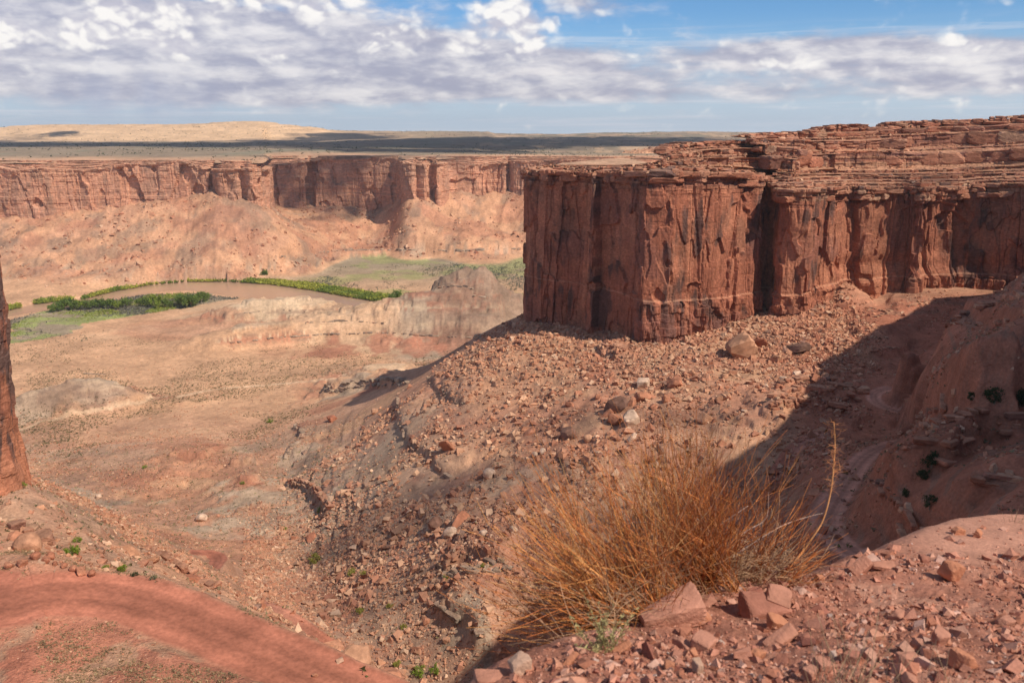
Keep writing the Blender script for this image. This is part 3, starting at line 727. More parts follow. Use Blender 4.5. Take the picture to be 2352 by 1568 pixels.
def blocks(s, lay, width, seed):
    """per-layer random blocks along s: value in -1..1"""
    q = s / width + lay * 17.13 + 0.35 * fbm(s / width, lay * 3.1 + s * 0, 2, seed)
    i = np.floor(q)
    return 2 * T2[(i.astype(np.int64) * 7 + seed) & 255, (lay.astype(np.int64) * 13 + seed) & 255] - 1

VARN = np.array([.085, .055, .05]); RED = np.array([.335, .125, .075]); ORG = np.array([.43, .18, .105]); TAN = np.array([.47, .275, .17]); PUR = np.array([.24, .105, .08])
def lerp(a, b, m): return a * (1 - m[..., None]) + b * m[..., None]

# ---- near cliff: the butte and the canyon head. (u, dist, foot z, top of massive wall z, rim z, setback of the upper ledges)
WALL = [(1330, 560, -110, -22, -17, 10), (1262, 520, -112, -22, -17, 9), (1226, 480, -112, -22, -17, 8), (1211, 452, -112, -18.6, -15.5, 8), (1213, 441, -112, -18.6, -15.5, 8), (1240, 434, -112, -18, -15, 9), (1335, 424, -110, -18, -15, 10), (1345, 418, -110, -18, -15, 10),
        (1400, 408, -110, -17.4, -14.5, 12), (1455, 392, -108, -16.6, -13.6, 14), (1475, 386, -108, -16.4, -12.5, 18), (1545, 384, -108, -16.4, -9.5, 28), (1560, 390, -108, -16.6, -8.5, 30), (1640, 394, -108, -17, -7.5, 34), (1700, 404, -105, -18.5, -6.5, 38), (1758, 426, -105, -21, -5, 40), (1774, 428, -105, -23, -4, 42),
        (1778, 408, -105, -25, -4, 44), (1800, 402, -105, -25, -3, 46), (1862, 404, -105, -25, -2, 48), (1874, 418, -100, -25, -1, 48), (1960, 432, -98, -25.5, -0.5, 50), (2050, 440, -95, -26, 1, 50), (2096, 436, -95, -26, 1.5, 50), (2108, 430, -95, -26, 1.5, 50), (2122, 436, -95, -26, 2, 50), (2165, 441, -95, -26, 2.5, 50),
        (2215, 441, -95, -26, 3.5, 50), (2236, 440, -92, -25, 4, 50), (2300, 432, -92, -24, 4.5, 50), (2420, 420, -90, -23, 6, 50)]
Wp = []
for u, d, zb, zt, zr, sb in WALL:
    a = acol(u, 560); Wp.append([a * d, d, zb, zt, zr, sb])
Wp += [[300, 408, -90, -24, 7, 46], [297, 384, -90, -18, 12, 36], [288, 360, -90, 22, 34, 14], [266, 318, -90, 34, 46, 10], [230, 262, -80, 42, 54, 9], [190, 192, -75, 36, 48, 9], [154, 120, -70, 56, 74, 9], [128, 60, -60, 58, 76, 9], [122, -60, -40, 54, 70, 9]]  # unseen wall right of the frame, rim raised to shade gorge and gully
def build_wall(name, Wp, ds, dz, seed, panel, fine, sm, last_tread=60.0, nled=11, lamp=1.0, mat=None, top_amp=1.0, horizon=0.0, varn=0.6, detail=1.0, big=0.0, pale=0.0, pd=0.15, led_block=9.0, lsm=16.0, led=None, extra=None, tl=(1.3, 0.8), lip=1.0):
    LED = []
    P, s = resample(Wp, ds)
    k = max(1, int(sm / ds))
    x, y = gauss(P[:, 0], k), gauss(P[:, 1], k)
    tx, ty = np.gradient(x), np.gradient(y); l = np.hypot(tx, ty) + 1e-9
    nx, ny = ty / l, -tx / l                       # outward, to the viewer
    kk = max(1, int(lsm * 1.3 / ds)); bx, by = gauss(nx, kk), gauss(ny, kk); bl = np.hypot(bx, by) + 1e-9; bx /= bl; by /= bl
    zb, zt, zr, sb = [gauss(P[:, i], max(1, int(m / ds))) for i, m in ((2, 3), (3, 3), (4, 14), (5, 14))]
    xs_, ys_ = gauss(x, max(1, int(lsm / ds))), gauss(y, max(1, int(lsm / ds)))
    H = (zt - zb)
    nw = int(H.max() / dz)
    t = np.linspace(0, 1, nw)
    S_, Tt = np.meshgrid(s, t, indexing='ij')
    Zw = zb[:, None] + H[:, None] * Tt
    zn = Zw - zt[:, None]
    # massive wall: slabs of two sizes, cracks, bedding near the top
    up = sstep(zn, -13 * top_amp, -2)
    o = panels(S_, Zw, panel, panel * pd, panel * 0.5, seed, tl[0], 26, 0.5, 0.5 * detail) + panels(S_, Zw, fine, fine * pd * 1.1, fine * 0.8, seed + 1, tl[1], 30, 0.55, 0.35 * detail) * (1 - 0.5 * up) * (0.15 + 0.85 * sstep(fbm(S_ / 26, Zw / 40, 3, seed + 4), -0.12, 0.12)) + panels(S_, Zw, fine * 0.42, fine * 0.05, fine * 0.4, seed + 2, 2.0, 24, 0.7, 0.0)
    if big: o = o + big * fbm(S_ / (panel * 6), Zw / 200, 3, seed + 3)
    o = o + 0.5 * detail * fbm3(S_ / 3.0, Zw / 9.0, S_ * 0 + seed, 4) + 0.16 * detail * fbm3(S_ / 0.9, Zw / 1.6, S_ * 0 + seed, 3)
    lay = np.floor(Zw / (1.9 * top_amp) + 0.25 * fbm(S_ / 25, Zw / 10, 2, seed))
    o = o + up * (0.9 * blocks(S_, lay, 6.5, seed) * lamp + 0.5 * (T2[lay.astype(np.int64) & 255, 5] - 0.5))
    # bedding planes low on the wall
    lay2 = np.floor(Zw / 5.5 + 0.15 * fbm(S_ / 40, Zw / 10, 2, seed))
    o = o + horizon * (0.7 * blocks(S_, lay2, 22, seed + 5) + 1.1 * (T2[lay2.astype(np.int64) & 255, 9] - 0.5))
    o = o + sstep(zn, -2.6 * top_amp, -1.0) * 1.1 * lamp                 # cap overhang
    q_ = panel / 12.0
    scar = sstep(fbm(S_ / (13 * q_) + seed, Zw / (17 * q_), 3, seed + 12), .09, .12); scar2 = sstep(fbm(S_ / (7 * q_) + seed, Zw / (26 * q_), 2, seed + 13), .16, .19)
    o = o - q_ * (1.5 * scar + 0.8 * scar2)
    if extra: o = extra(S_, Zw, o, x, y)
    X = x[:, None] + nx[:, None] * o; Y = y[:, None] + ny[:, None] * o
    o_ = o
    # upper ledges
    rs = np.random.RandomState(seed + 9)
    hj = rs.uniform(0.5, 1.6, nled); hj /= hj.sum(); wj = rs.uniform(0.3, 1.7, nled) ** 1.4; wj /= wj.sum()
    if led: hj, wj = np.array(led[0], float), np.array(led[1], float); hj /= hj.sum(); wj /= wj.sum(); nled = len(hj)
    x0, y0 = x, y
    Xs, Ys, Zs, Rs, Ts = [], [], [], [], []
    shared = 3.0 * (1.6 * fbm(s / 22, s * 0, 4, seed) + 0.6 * blocks(s, np.full(len(s), 3), led_block * 1.5, seed)) * lamp * np.minimum(1, sb / 25)
    zc = zt.copy(); off = np.full(len(s), 0.0)
    for j in range(nled):
        h = (zr - zt) * hj[j]; w = sb * wj[j]
        kb = min(1.0, j / 5.0); x = x0 * (1 - kb) + xs_ * kb; y = y0 * (1 - kb) + ys_ * kb
        hh = h * (0.75 + 0.5 * vn2(s / 30 + j * 5.5, s * 0 + seed))
        ragged = (1.6 * fbm(s / 18 + j * 9, s * 0 + j, 4, seed + j) + 0.9 * blocks(s, np.full(len(s), j + 3), led_block, seed + j) + 0.5 * blocks(s, np.full(len(s), j + 31), led_block * 0.3, seed + j)) * 0.42 * lamp * np.minimum(1, sb / 25) + shared * min(1, j / 3)
        # tread (rubble slope) then riser with an undercut and a thick lip
        nt, nr = max(2, int(w.max() / (dz * 2.2))), max(5, int(hh.max() / dz) + 2)
        for q in range(nt):
            f = (q + 1) / nt
            oo = off - w * f + (ragged if True else 0) * sstep(np.array(f), 0, 1.0)
            zz = zc + 0.22 * h * f + 0.25 * lamp * fbm(s / 3 + j * 3, np.full(len(s), f * w.mean() / 3), 3, seed)
            Xs.append(x + bx * oo); Ys.append(y + by * oo); Zs.append(zz); Rs.append(np.zeros(len(s))); Ts.append(np.full(len(s), j + f))
        oo0 = off - w + ragged
        LED.append((x + bx * oo0, y + by * oo0, zc + 0.22 * h, 0.78 * hh))
        for q in range(nr):
            f = (q + 1) / nr
            prof = lip * (0.55 * sstep(np.array(f), 0.45, 0.7) - 0.35 * math.sin(f * math.pi) + (0.25 if int(f * 5) % 2 else 0))
            ln = np.full(len(s), np.floor(f * 4) + j * 7)
            oo = oo0 + prof * min(1.4, h.mean()) * lamp + 0.35 * lamp * blocks(s, ln, 4.5, seed + 3) + 0.25 * lamp * fbm(s / 1.5, np.full(len(s), f * 4 + j * 5), 3, seed)
            zz = zc + 0.22 * h + 0.78 * hh * f
            Xs.append(x + bx * oo); Ys.append(y + by * oo); Zs.append(zz); Rs.append(np.ones(len(s))); Ts.append(np.full(len(s), j + f))
        off = oo0 - ragged; zc = zc + h * 0.22 + 0.78 * h
        zc = 0.5 * zc + 0.5 * (zt + (zr - zt) * hj[:j + 1].sum())
    for q in range(8):
        f = (q + 1) / 8.0
        oo = off - np.minimum(last_tread, sb * 1.3 + 2) * f
        Xs.append(x + bx * oo); Ys.append(y + by * oo); Zs.append(zc + 0.3 * h + 0.5 * lamp * fbm(s / 9, np.full(len(s), f * 5), 3, seed) - 0.2 * f); Rs.append(np.zeros(len(s))); Ts.append(np.full(len(s), nled + f))
    X = np.concatenate([X, np.array(Xs).T], 1); Y = np.concatenate([Y, np.array(Ys).T], 1); Zf = np.concatenate([Zw, np.array(Zs).T], 1)
    R = np.concatenate([np.full(Zw.shape, 2.0), np.array(Rs).T], 1)
    Sf = np.repeat(s[:, None], X.shape[1], 1)
    znf = Zf - zt[:, None]
    # rock colours: varnish streaks, fresh scars, bedded cap
    col = np.empty(X.shape + (3,)); col[:] = RED
    pn = panels(Sf, Zf, panel * 0.7, 1.0, panel * 0.4, seed + 1, 0.3, 22, 0.8)
    col = lerp(col, ORG, sstep(pn + fbm(Sf / 8, Zf / 30, 4, seed), 0.1, 0.7) * 0.75)
    v = 0.8 * fbm(Sf / 3.2, Zf / 17, 5, seed + 2) + 0.9 * fbm(Sf / 12, Zf / 15, 4, seed + 4)
    col = lerp(col, VARN, sstep(v - 0.25 * pn, 0.12, 0.6) * varn * (R > 1.5))
    col = lerp(col, PUR, sstep(fbm(Sf / 30, Zf / 18, 4, seed + 6), 0.0, 0.35) * 0.5)
    sc_ = np.zeros(X.shape); sc_[:, :nw] = np.maximum(scar, scar2 * .7)
    col = lerp(col, ORG * 1.08, sc_ * .6 * sstep(fbm(Sf / 16, Zf / 22, 3, seed + 14), -.15, .1))
    band = T2[(np.floor(Zf / 0.9 + 0.6 * fbm(Sf / 30, Zf / 6, 3, seed)).astype(np.int64)) & 255, 3]
    ub = sstep(znf, -9 * top_amp, -3)
    col = lerp(col, TAN, ub * sstep(band, 0.45, 0.9) * 0.6); col = lerp(col, VARN * 1.6, ub * sstep(band, 0.35, 0.05) * 0.5)
    col = lerp(col, np.array([.42, .22, .135]), (R < 0.5) * 0.75)
    col = lerp(col, VARN * 1.3, (np.abs(R - 1) < 0.1) * sstep(fbm(Sf / 5, Zf / 3, 4, seed + 8), 0.02, 0.35) * 0.6)
    if horizon < 0.5:
        zl = -74 + 2.2 * np.sin(Sf / 60) + ((CX + F * (x0 / y0) * (CT + 0.1 * ST))[:, None] - 1500) * 0.002
        col = lerp(col, np.array([.55, .30, .19]), np.exp(-((Zf - zl) / 0.3) ** 2) * 0.45 * (R > 1.5))
    if horizon > .5:
        uf = (CX + F * (x0 / y0) * (CT + 0.15 * ST))[:, None]; rec = sstep(uf, 612, 640) * sstep(uf, 925, 905)
        bd = T2[np.floor(Zf / 2.6 + 0.8 * fbm(Sf / 60, Zf / 20, 3, 7)).astype(np.int64) & 255, 21]
        col = lerp(col, PUR * .8, rec * sstep(bd, .3, .75) * .75); col = lerp(col, VARN * 1.3, rec * sstep(bd, .9, .97) * .7)
        col = lerp(col, VARN * 1.5, (R > 1.5) * sstep(fbm(Sf / 26, Zf / 34, 4, 31), .08, .34) * .55 * (1 - rec))
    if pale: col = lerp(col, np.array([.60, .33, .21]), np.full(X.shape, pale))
    col *= (1 + 0.2 * fbm(Sf / 1.2, Zf / 1.2, 4, seed))[..., None]
    o = new_mesh(name, np.stack([X, Y, Zf], -1).reshape(-1, 3), grid_faces(*X.shape), np.clip(col, .02, .9).reshape(-1, 3), mat, smooth=False)
    tag(o, kind='structure')
    return x, y, bx, by, zc, off, s, LED, x0, y0, zt, nx, ny, o_

M_cliff = rock_mat('sandstone_cliff', [0.08, 0.9], bump=0.8, bscale=0.9, var=0.22, bdist=0.5, stripes=(0.5, 0.5, 2.2))
def carve(S_, Zw, o, x, y):
    u = (CX + F * (x / y) * (CT + 0.1 * ST))[:, None]
    # arched alcove, thin pale bed, blocky foot under it, undercut at the foot of the right wall
    q = np.abs((u - 2172) / (46 + 8 * fbm(Zw / 6, Zw * 0 + 3, 3))); top = -38 - 6 * q ** 2
    o = o - 3.2 * sstep(q, 1.06, 0.95) * sstep(top + 0 * Zw - Zw, 0.0, 0.8) * sstep(Zw, -66, -58)
    q2 = np.abs((u - 2130) / 75); o = o - 2.0 * sstep(q2, 1.05, 0.9) * sstep(-33 - 5 * q2 ** 2 - Zw, 0, 0.8) * sstep(Zw, -72, -64)
    zl = -74 + 2.2 * np.sin(S_ / 60) + (u - 1500) * 0.002
    o = o + 0.22 * np.exp(-((Zw - zl) / 0.35) ** 2) + 0.9 * sstep(zl - Zw, 0, 0.5) * (u > 1480)
    low = sstep(zl - Zw, 0.5, 2) * sstep(u, 1440, 1500)
    o = o + low * (0.8 * blocks(S_, np.floor(Zw / 4.0 + 0.4 * fbm(S_ / 9, Zw / 9, 2)), 5.0, 77) + 0.6 * sstep(fbm(S_ / 2.5, Zw / 7, 3, 9), 0, 0.3))
    rw = sstep(u, 1875, 1930)
    o = o - rw * 1.5 * np.exp(-((Zw + 66 + 2 * fbm(S_ / 20, Zw * 0, 3)) / 3.5) ** 2)
    return o
nearw = build_wall('cliff', Wp, 0.34, 0.36, 5, 12.0, 4.6, 0.9, last_tread=16, tl=(2.2, 1.5), lip=0.4, mat=M_cliff, horizon=0.10, varn=0.8, big=1.5, led=([.9, .6, .9, .6, 1.0, 4.6, .6, 3.2, .7, 1.4], [.8, 1.1, 1.2, 1.2, 1.2, .5, 1.3, .4, 1.6, .7]), extra=carve)

# jointed blocks of the caprock, course above course
def block_lib(n=14):
    out = []
    for k in range(n):
        r_ = np.random.RandomState(3000 + k); bm = bmesh.new(); bmesh.ops.create_icosphere(bm, subdivisions=3, radius=1.0)
        v = np.array([q.co[:] for q in bm.verts]); f = np.array([[q.index for q in p.verts] for p in bm.faces]); bm.free()
        nrm = np.concatenate([np.eye(3), -np.eye(3), r_.normal(size=(5, 3)) * np.array([1, 1, .5])]); nrm /= np.linalg.norm(nrm, axis=1)[:, None]
        nrm[:6] += r_.normal(0, .07, (6, 3)); d = np.r_[np.ones(6), r_.uniform(1.05, 1.45, 5)]
        q = np.maximum(v @ nrm.T / d, 1e-3); w = v * ((q ** 30).sum(1) ** (-1 / 30))[:, None]
        lay = 0.07 * (T2[(np.floor(w[:, 2] * 3.2 + 8).astype(int) + k * 9) & 255, 4] - 0.5)
        w[:, :2] *= (1 + lay + 0.05 * fbm3(w[:, 0] * 2 + k, w[:, 1] * 2, w[:, 2] * 2, 3))[:, None]
        out.append((w, f))
    return out
BL = block_lib()
PAL = {'rock': [[.40, .19, .12], [.36, .155, .095], [.32, .125, .075], [.46, .26, .165], [.25, .115, .08], [.15, .085, .07]], 'grey': [[.33, .25, .185], [.25, .19, .145], [.38, .29, .21], [.18, .135, .11], [.36, .21, .14], [.30, .20, .145]]}
def courses(rows, seed, wmul=1.0, pal='rock'):
    """rows: (front x, front y, foot z, height, inward x, inward y, depth range, gap chance)"""
    r_ = np.random.RandomState(seed); V_, F_, C_ = [], [], []; n = 0
    pal = np.array(PAL[pal])
    for fx, fy, fz, fh, ix, iy, dep, gap in rows:
        d = np.r_[0, np.cumsum(np.hypot(np.diff(fx), np.diff(fy)))]; p = 0.0
        while p < d[-1]:
            i = int(np.searchsorted(d, p)); i = min(i, len(d) - 1); h = float(fh[i]) * r_.uniform(.7, 1.2)
            w = float(np.clip(max(h, 1.0) * np.exp(r_.normal(.75, .5)) * wmul, 1.0, 15)); i = min(int(np.searchsorted(d, p + w / 2)), len(d) - 1)
            p += w * r_.uniform(.86, 1.0)
            if r_.rand() < gap or h < .42: p += w * r_.uniform(.2, 1.0); continue
            j, k = max(i - 8, 0), min(i + 8, len(d) - 1); t = np.array([fx[k] - fx[j], fy[k] - fy[j]]); t /= np.linalg.norm(t) + 1e-9
            a = math.atan2(t[1], t[0]) + r_.normal(0, .09); dp = r_.uniform(*dep) * max(1.0, min(h, 3) * .6); ca, sa = math.cos(a), math.sin(a)
            v, f = BL[r_.randint(len(BL))]
            q = v * np.array([w / 2, dp / 2, h / 2]) ; q[:, 2] += r_.normal(0, .03) * q[:, 0] + r_.normal(0, .04) * q[:, 1]
            q = np.stack([q[:, 0] * ca - q[:, 1] * sa, q[:, 0] * sa + q[:, 1] * ca, q[:, 2]], -1)
            off = dp / 2 - r_.uniform(.0, .9) + r_.normal(0, .35)
            q += np.array([fx[i] + ix[i] * off, fy[i] + iy[i] * off, fz[i] + h * .48 + r_.normal(0, .06)])
            c = pal[r_.choice(6, p=[.3, .26, .2, .1, .09, .05])] * r_.uniform(.85, 1.15)
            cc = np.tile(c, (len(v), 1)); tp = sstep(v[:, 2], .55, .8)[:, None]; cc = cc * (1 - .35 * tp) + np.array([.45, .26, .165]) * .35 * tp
            cc *= (1 + 0.22 * fbm(q[:, 0] * .8 + q[:, 2] * 2.0, q[:, 2] * 1.6 + q[:, 1] * .3, 3, 5))[:, None]
            V_.append(q); F_.append(f + n); C_.append(cc); n += len(v)
    return np.concatenate(V_), np.concatenate(F_), np.concatenate(C_)
_x, _y, _bx, _by, _zc, _off, _s, LED, _x0, _y0, _zt, _nx, _ny, _o = nearw
wu_ = CX + F * (_x / _y) * (CT + 0.2 * ST)
seen = np.where((_y > 340) & (wu_ > 1195) & (wu_ < 2560) & (np.arange(len(_s)) > np.argmin(np.where(_y < 430, 1e6, wu_))  - 60))[0]; seen = np.arange(seen.min(), seen.max())
rows = []
for j, (fx, fy, fz, fh) in enumerate(LED):
    rows.append((fx[seen], fy[seen], fz[seen] - .1, fh[seen] * 1.05, -_bx[seen], -_by[seen], (2.2, 4.5), .16 if j % 3 else .05))
left = seen[wu_[seen] < 1785]
ow = _o[:, -1]
for zo, hh, out_, gp in [(-4.6, 3.2, .1, .5), (-1.9, 2.9, .7, .04), (.7, 1.3, -.8, .35), (1.5, .9, -3.6, .5)]:
    rows.append((_x0[left] + _nx[left] * (out_ + .6 * ow[left]), _y0[left] + _ny[left] * (out_ + .6 * ow[left]), _zt[left] + zo, np.full(len(left), hh), -_bx[left], -_by[left], (2.5, 4.5), gp))
right = seen[wu_[seen] >= 1785]
for zo, hh, out_, gp in [(-6.6, 3.0, .0, .45), (-3.4, 2.3, .5, .25), (-1.2, 1.5, .6, .2)]:
    rows.append((_x0[right] + _nx[right] * (out_ + .7 * ow[right]), _y0[right] + _ny[right] * (out_ + .7 * ow[right]), _zt[right] + zo, np.full(len(right), hh), -_bx[right], -_by[right], (2.2, 4), gp))
# stacked slabs on the skyline
for u0, u1, b, hh, lift in [(2018, 2098, 3, 2.6, .2), (2030, 2080, 3.6, 1.6, 2.2), (2045, 2078, 4, 1.0, 3.5), (2125, 2262, 4, 2.4, .2), (2140, 2255, 4.5, 1.8, 1.9), (2150, 2240, 5, 1.2, 3.3), (2268, 2420, 4, 2.8, .1), (2285, 2420, 5, 2.0, 2.2), (2310, 2420, 6, 1.2, 3.8), (1905, 2010, 3, 1.4, .1), (1760, 1900, 3, 1.3, .1), (1570, 1760, 3, 1.6, .0), (1640, 1720, 5, .9, 1.4)]:
    k = seen[(wu_[seen] > u0 - 14) & (wu_[seen] < u1 + 8)]
    rows.append((_x[k] + _bx[k] * (_off[k] + b * -.5), _y[k] + _by[k] * (_off[k] - b * .5), _zc[k] + lift, np.full(len(k), hh), -_bx[k], -_by[k], (5, 8), .0))
cv, cf, cc = courses(rows, 88)
cliff_o = bpy.data.objects['cliff']
new_mesh('caprock_blocks', cv, cf, np.clip(cc, .02, .9), M_cliff, parent=cliff_o)
# bedrock ledges breaking through the slopes
def outcrops(lines, seed, pal, wmul=1.0):
    rows = []
    for L, h, n, side, gap in lines:
        q = polyline(np.c_[np.array(L, float), np.zeros((len(L), 2))], 3.0)[:, :2]
        P3 = [hit(u, v) for u, v in q]; P3 = np.array([p for p in P3 if p is not None])
        if len(P3) < 3: continue
        st = np.hypot(*np.diff(P3[:, :2], axis=0).T); P3 = P3[np.r_[True, st < 12]]
        R, _ = resample(P3, 0.5)
        if len(R) < 6: continue
        x, y = gauss(R[:, 0], 2), gauss(R[:, 1], 2); tx, ty = np.gradient(x), np.gradient(y); l = np.hypot(tx, ty) + 1e-9
        ix, iy = -ty / l * side, tx / l * side
        for c in range(n):
            xx, yy = x + ix * c * h * .55, y + iy * c * h * .55
            rows.append((xx, yy, zg(xx, yy) - .3 * h + (0.25 * h if c else 0), h * (.55 + .9 * vn2(np.arange(len(xx)) / 14.0 + c * 7, np.full(len(xx), seed * 1.3))), ix, iy, (h * 1.0, h * 2.2), gap))
    return courses(rows, seed, wmul, pal)
GREYL = [(L, [1.3, 1.3, 1.3, 1.4, 1.5, 1.8, 1.5, .8, .8, .7][i], 1, 1, .5) for i, L in enumerate(LEDGES)] + [([(742, 892), (765, 900), (800, 892), (850, 886), (930, 884)], 2.2, 2, 1, .2), ([(528, 790), (620, 777), (760, 768), (880, 765), (1000, 772), (1100, 776)], 1.8, 1, 1, .35), ([(1005, 663), (1040, 657), (1085, 664)], 2.6, 1, 1, .1), ([(1085, 680), (1120, 684), (1160, 690)], 2.0, 1, 1, .2), ([(640, 592), (760, 578), (900, 575), (1050, 577), (1210, 572)], 3.2, 1, 1, .35),
         ([(1010, 1330), (1050, 1318), (1100, 1310), (1170, 1312)], 1.3, 2, 1, .2), ([(560, 720), (640, 712), (720, 718)], 1.2, 1, 1, .5), ([(700, 742), (800, 738), (880, 742)], 1.4, 1, 1, .5), ([(190, 858), (240, 860)], 1.0, 1, 1, .4)]
REDL = [([(1790, 890), (1860, 880), (1930, 890), (1990, 905)], 1.7, 2, 1, .12), ([(1780, 915), (1850, 905), (1920, 915), (1970, 925)], 1.6, 2, 1, .15), ([(1770, 942), (1830, 934), (1900, 940), (1940, 950)], 1.5, 2, 1, .15), ([(1830, 870), (1900, 862), (1980, 880)], 1.2, 1, 1, .2), ([(2175, 750), (2230, 720), (2290, 700), (2352, 680)], 1.8, 2, 1, .2), ([(2030, 1085), (2020, 1130), (2045, 1185), (2085, 1230), (2120, 1270)], .8, 2, 1, .25), ([(2110, 985), (2160, 975), (2220, 960), (2300, 940)], .9, 2, 1, .25), ([(2150, 1090), (2190, 1050), (2250, 1010), (2352, 985)], .9, 2, 1, .3), ([(2060, 1000), (2120, 960), (2180, 930)], 1.0, 1, 1, .3), ([(2080, 1070), (2120, 1030), (2170, 1000)], .8, 2, 1, .3), ([(2210, 1130), (2260, 1110), (2330, 1100)], .8, 2, 1, .3),
        ([(180, 1250), (230, 1268), (300, 1290), (345, 1303)], .7, 1, 1, .3), ([(340, 1262), (400, 1300), (450, 1336), (480, 1352)], .9, 2, 1, .25), ([(560, 1380), (610, 1410), (680, 1450)], .7, 1, 1, .4), ([(0, 1215), (50, 1222), (90, 1245)], .9, 2, 1, .2), ([(2000, 735), (2100, 700), (2250, 680)], 1.0, 1, 1, .5), ([(1980, 700), (2080, 730), (2200, 745), (2320, 740)], .8, 1, 1, .45), ([(1960, 815), (2050, 800), (2130, 805)], .8, 1, 1, .5), ([(1370, 795), (1400, 800), (1450, 806)], 1.8, 2, 1, .1), ([(650, 1108), (690, 1112), (730, 1135), (750, 1165)], 1.3, 2, 1, .1), ([(1180, 765), (1260, 770), (1330, 790)], 1.2, 1, 1, .4)]
for nm, LL, sd, pl in (('grey_ledges', GREYL, 91, 'grey'), ('red_ledges', REDL, 92, 'rock')):
    cv, cf, cc = outcrops(LL, sd, pl, .8)
    new_mesh(nm, cv, cf, np.clip(cc, .02, .9), M_cliff, parent=g)
# flat top of the butte between its two sides
tx_, ty_ = np.meshgrid(np.arange(5, 260, 1.6), np.arange(395, 640, 1.6), indexing='ij')
i_ = np.argmin((tx_.reshape(-1, 1)[:, ::1] - nearw[0][None, ::25]) ** 2 + (ty_.reshape(-1, 1) - nearw[1][None, ::25]) ** 2, axis=1) * 25
inside = ((tx_.ravel() - nearw[0][i_]) * nearw[2][i_] + (ty_.ravel() - nearw[1][i_]) * nearw[3][i_]) < -9.0
inside &= tx_.ravel() < 78
ztop = np.where(inside, np.interp(tx_.ravel(), [0, 40, 90, 150, 260], [-16.6, -16.2, -15.6, -15, -15]) + 0.5 * fbm(tx_.ravel() / 9, ty_.ravel() / 9, 4, 3), -60)
f_ = grid_faces(*tx_.shape); f_ = f_[inside[f_].all(1)]
used = np.unique(f_); rm = np.zeros(len(inside), int); rm[used] = np.arange(len(used))
topco = np.stack([tx_.ravel(), ty_.ravel(), ztop], -1)[used]
tag(new_mesh('butte_top_ground', topco, rm[f_], np.array([.46, .28, .18]) * (1 + 0.25 * fbm(topco[:, 0] / 6, topco[:, 1] / 6, 4))[:, None], M_cliff, smooth=True), kind='structure')

# ---- far rim across the river
FARR = [(-700, 1340), (-300, 1332), (-150, 1345), (0, 1330), (40, 1322), (100, 1326), (160, 1342), (200, 1340), (300, 1347), (420, 1345), (480, 1338), (492, 1352), (500, 1325), (545, 1318), (560, 1330), (575, 1316), (600, 1326), (612, 1345), (618, 1470), (630, 1585), (680, 1608), (708, 1610), (714, 1640), (722, 1612), (800, 1622), (850, 1610), (905, 1608), (918, 1590), (923, 1530), (950, 1520), (955, 1534), (975, 1520), (982, 1540), (1000, 1545), (1005, 1524), (1015, 1540), (1030, 1565), (1050, 1590), (1120, 1602), (1160, 1600), (1165, 1628), (1178, 1600), (1240, 1590), (1300, 1570), (1400, 1550), (1550, 1580), (1700, 1560), (2000, 1650), (2500, 1750)]
Fp = []
for u, d in FARR:
    a = acol(u, 430); Fp.append([a * d, d, -150 if u < 615 else -152, -48.0 - 5 * math.sin(u * .013) - 3 * math.sin(u * .041), -40.2, 20.0 + 8 * math.sin(u * .021)])
M_far = rock_mat('far_sandstone', [0.02, 0.22], bump=0.7, bscale=0.25, var=0.2, bdist=1.2, stripes=(0.1, 0.1, 0.6))
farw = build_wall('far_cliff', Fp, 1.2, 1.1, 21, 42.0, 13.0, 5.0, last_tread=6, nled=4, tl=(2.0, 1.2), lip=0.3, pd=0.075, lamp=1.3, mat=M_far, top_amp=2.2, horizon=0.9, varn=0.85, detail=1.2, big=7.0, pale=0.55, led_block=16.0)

# ---- plateau and low mesas beyond the rim
pa = np.linspace(-1.1, 1.2, 1000)
ra = np.array([acol(u, 430) for u, d in FARR]); rd = np.array([d for u, d in FARR])
rimd = np.interp(pa, ra, rd) + 16
tt = np.linspace(0, 1, 330)
PY = np.exp(np.log(rimd)[None, :] * (1 - tt[:, None] ** 0.85) + math.log(9500) * tt[:, None] ** 0.85)
PX = PY * pa[None, :]
PU = CX + F * pa * (CT + 0.235 * ST)                       # picture column near the skyline
sky_v = np.interp(PU, [-600, 0, 120, 300, 480, 545, 600, 660, 720, 770, 930, 980, 1060, 1105, 1140, 1260, 1420, 1560, 1900, 2400, 3000], [296, 290, 286, 285, 282, 278, 277, 285, 292, 296.5, 300, 297, 296, 298, 306, 307.5, 303.5, 302, 303.5, 303, 303])
hill = np.interp(PU, [-600, 740, 800, 1150, 3000], [1, 1, 0.55, 0.0, 0.0])
zc_near = -39.6 + 0.8 * fbm(PX / 60, PY / 60, 4, 70) - 4.0 * sstep(rimd[None, :] + 4 - PY, 0, 3)
crest = kdepth(sky_v)[None, :] * 4300
prog = sstep(PY, 3350, 4300)
z_hill = -31 + (crest + 31) * prog
z_flat = -40 + (kdepth(np.maximum(sky_v, 302))[None, :] * 5200 + 40) * sstep(PY, 1700, 5200) ** 1.1
PZ = hill[None, :] * z_hill + (1 - hill[None, :]) * z_flat
bl_ = sstep(PY - rimd[None, :], 25, 420); PZ = zc_near * (1 - bl_) + PZ * bl_
k3 = (1 - hill[None, :]) * sstep(PY, 2000, 2300) * (PU[None, :] > 1100)
q = PZ / 7 + 0.6 * fbm(PX / 300, PY / 300, 4, 71); PZ = PZ + k3 * 7 * (sstep(q - np.floor(q), 0.72, 1) - (q - np.floor(q))) * 0.8
q = PZ / 14 + 0.5 * fbm(PX / 200, PY / 300, 4, 72); PZ = PZ + hill[None, :] * sstep(PY, 3400, 3700) * 14 * (sstep(q - np.floor(q), 0.75, 1) - (q - np.floor(q))) * 0.75
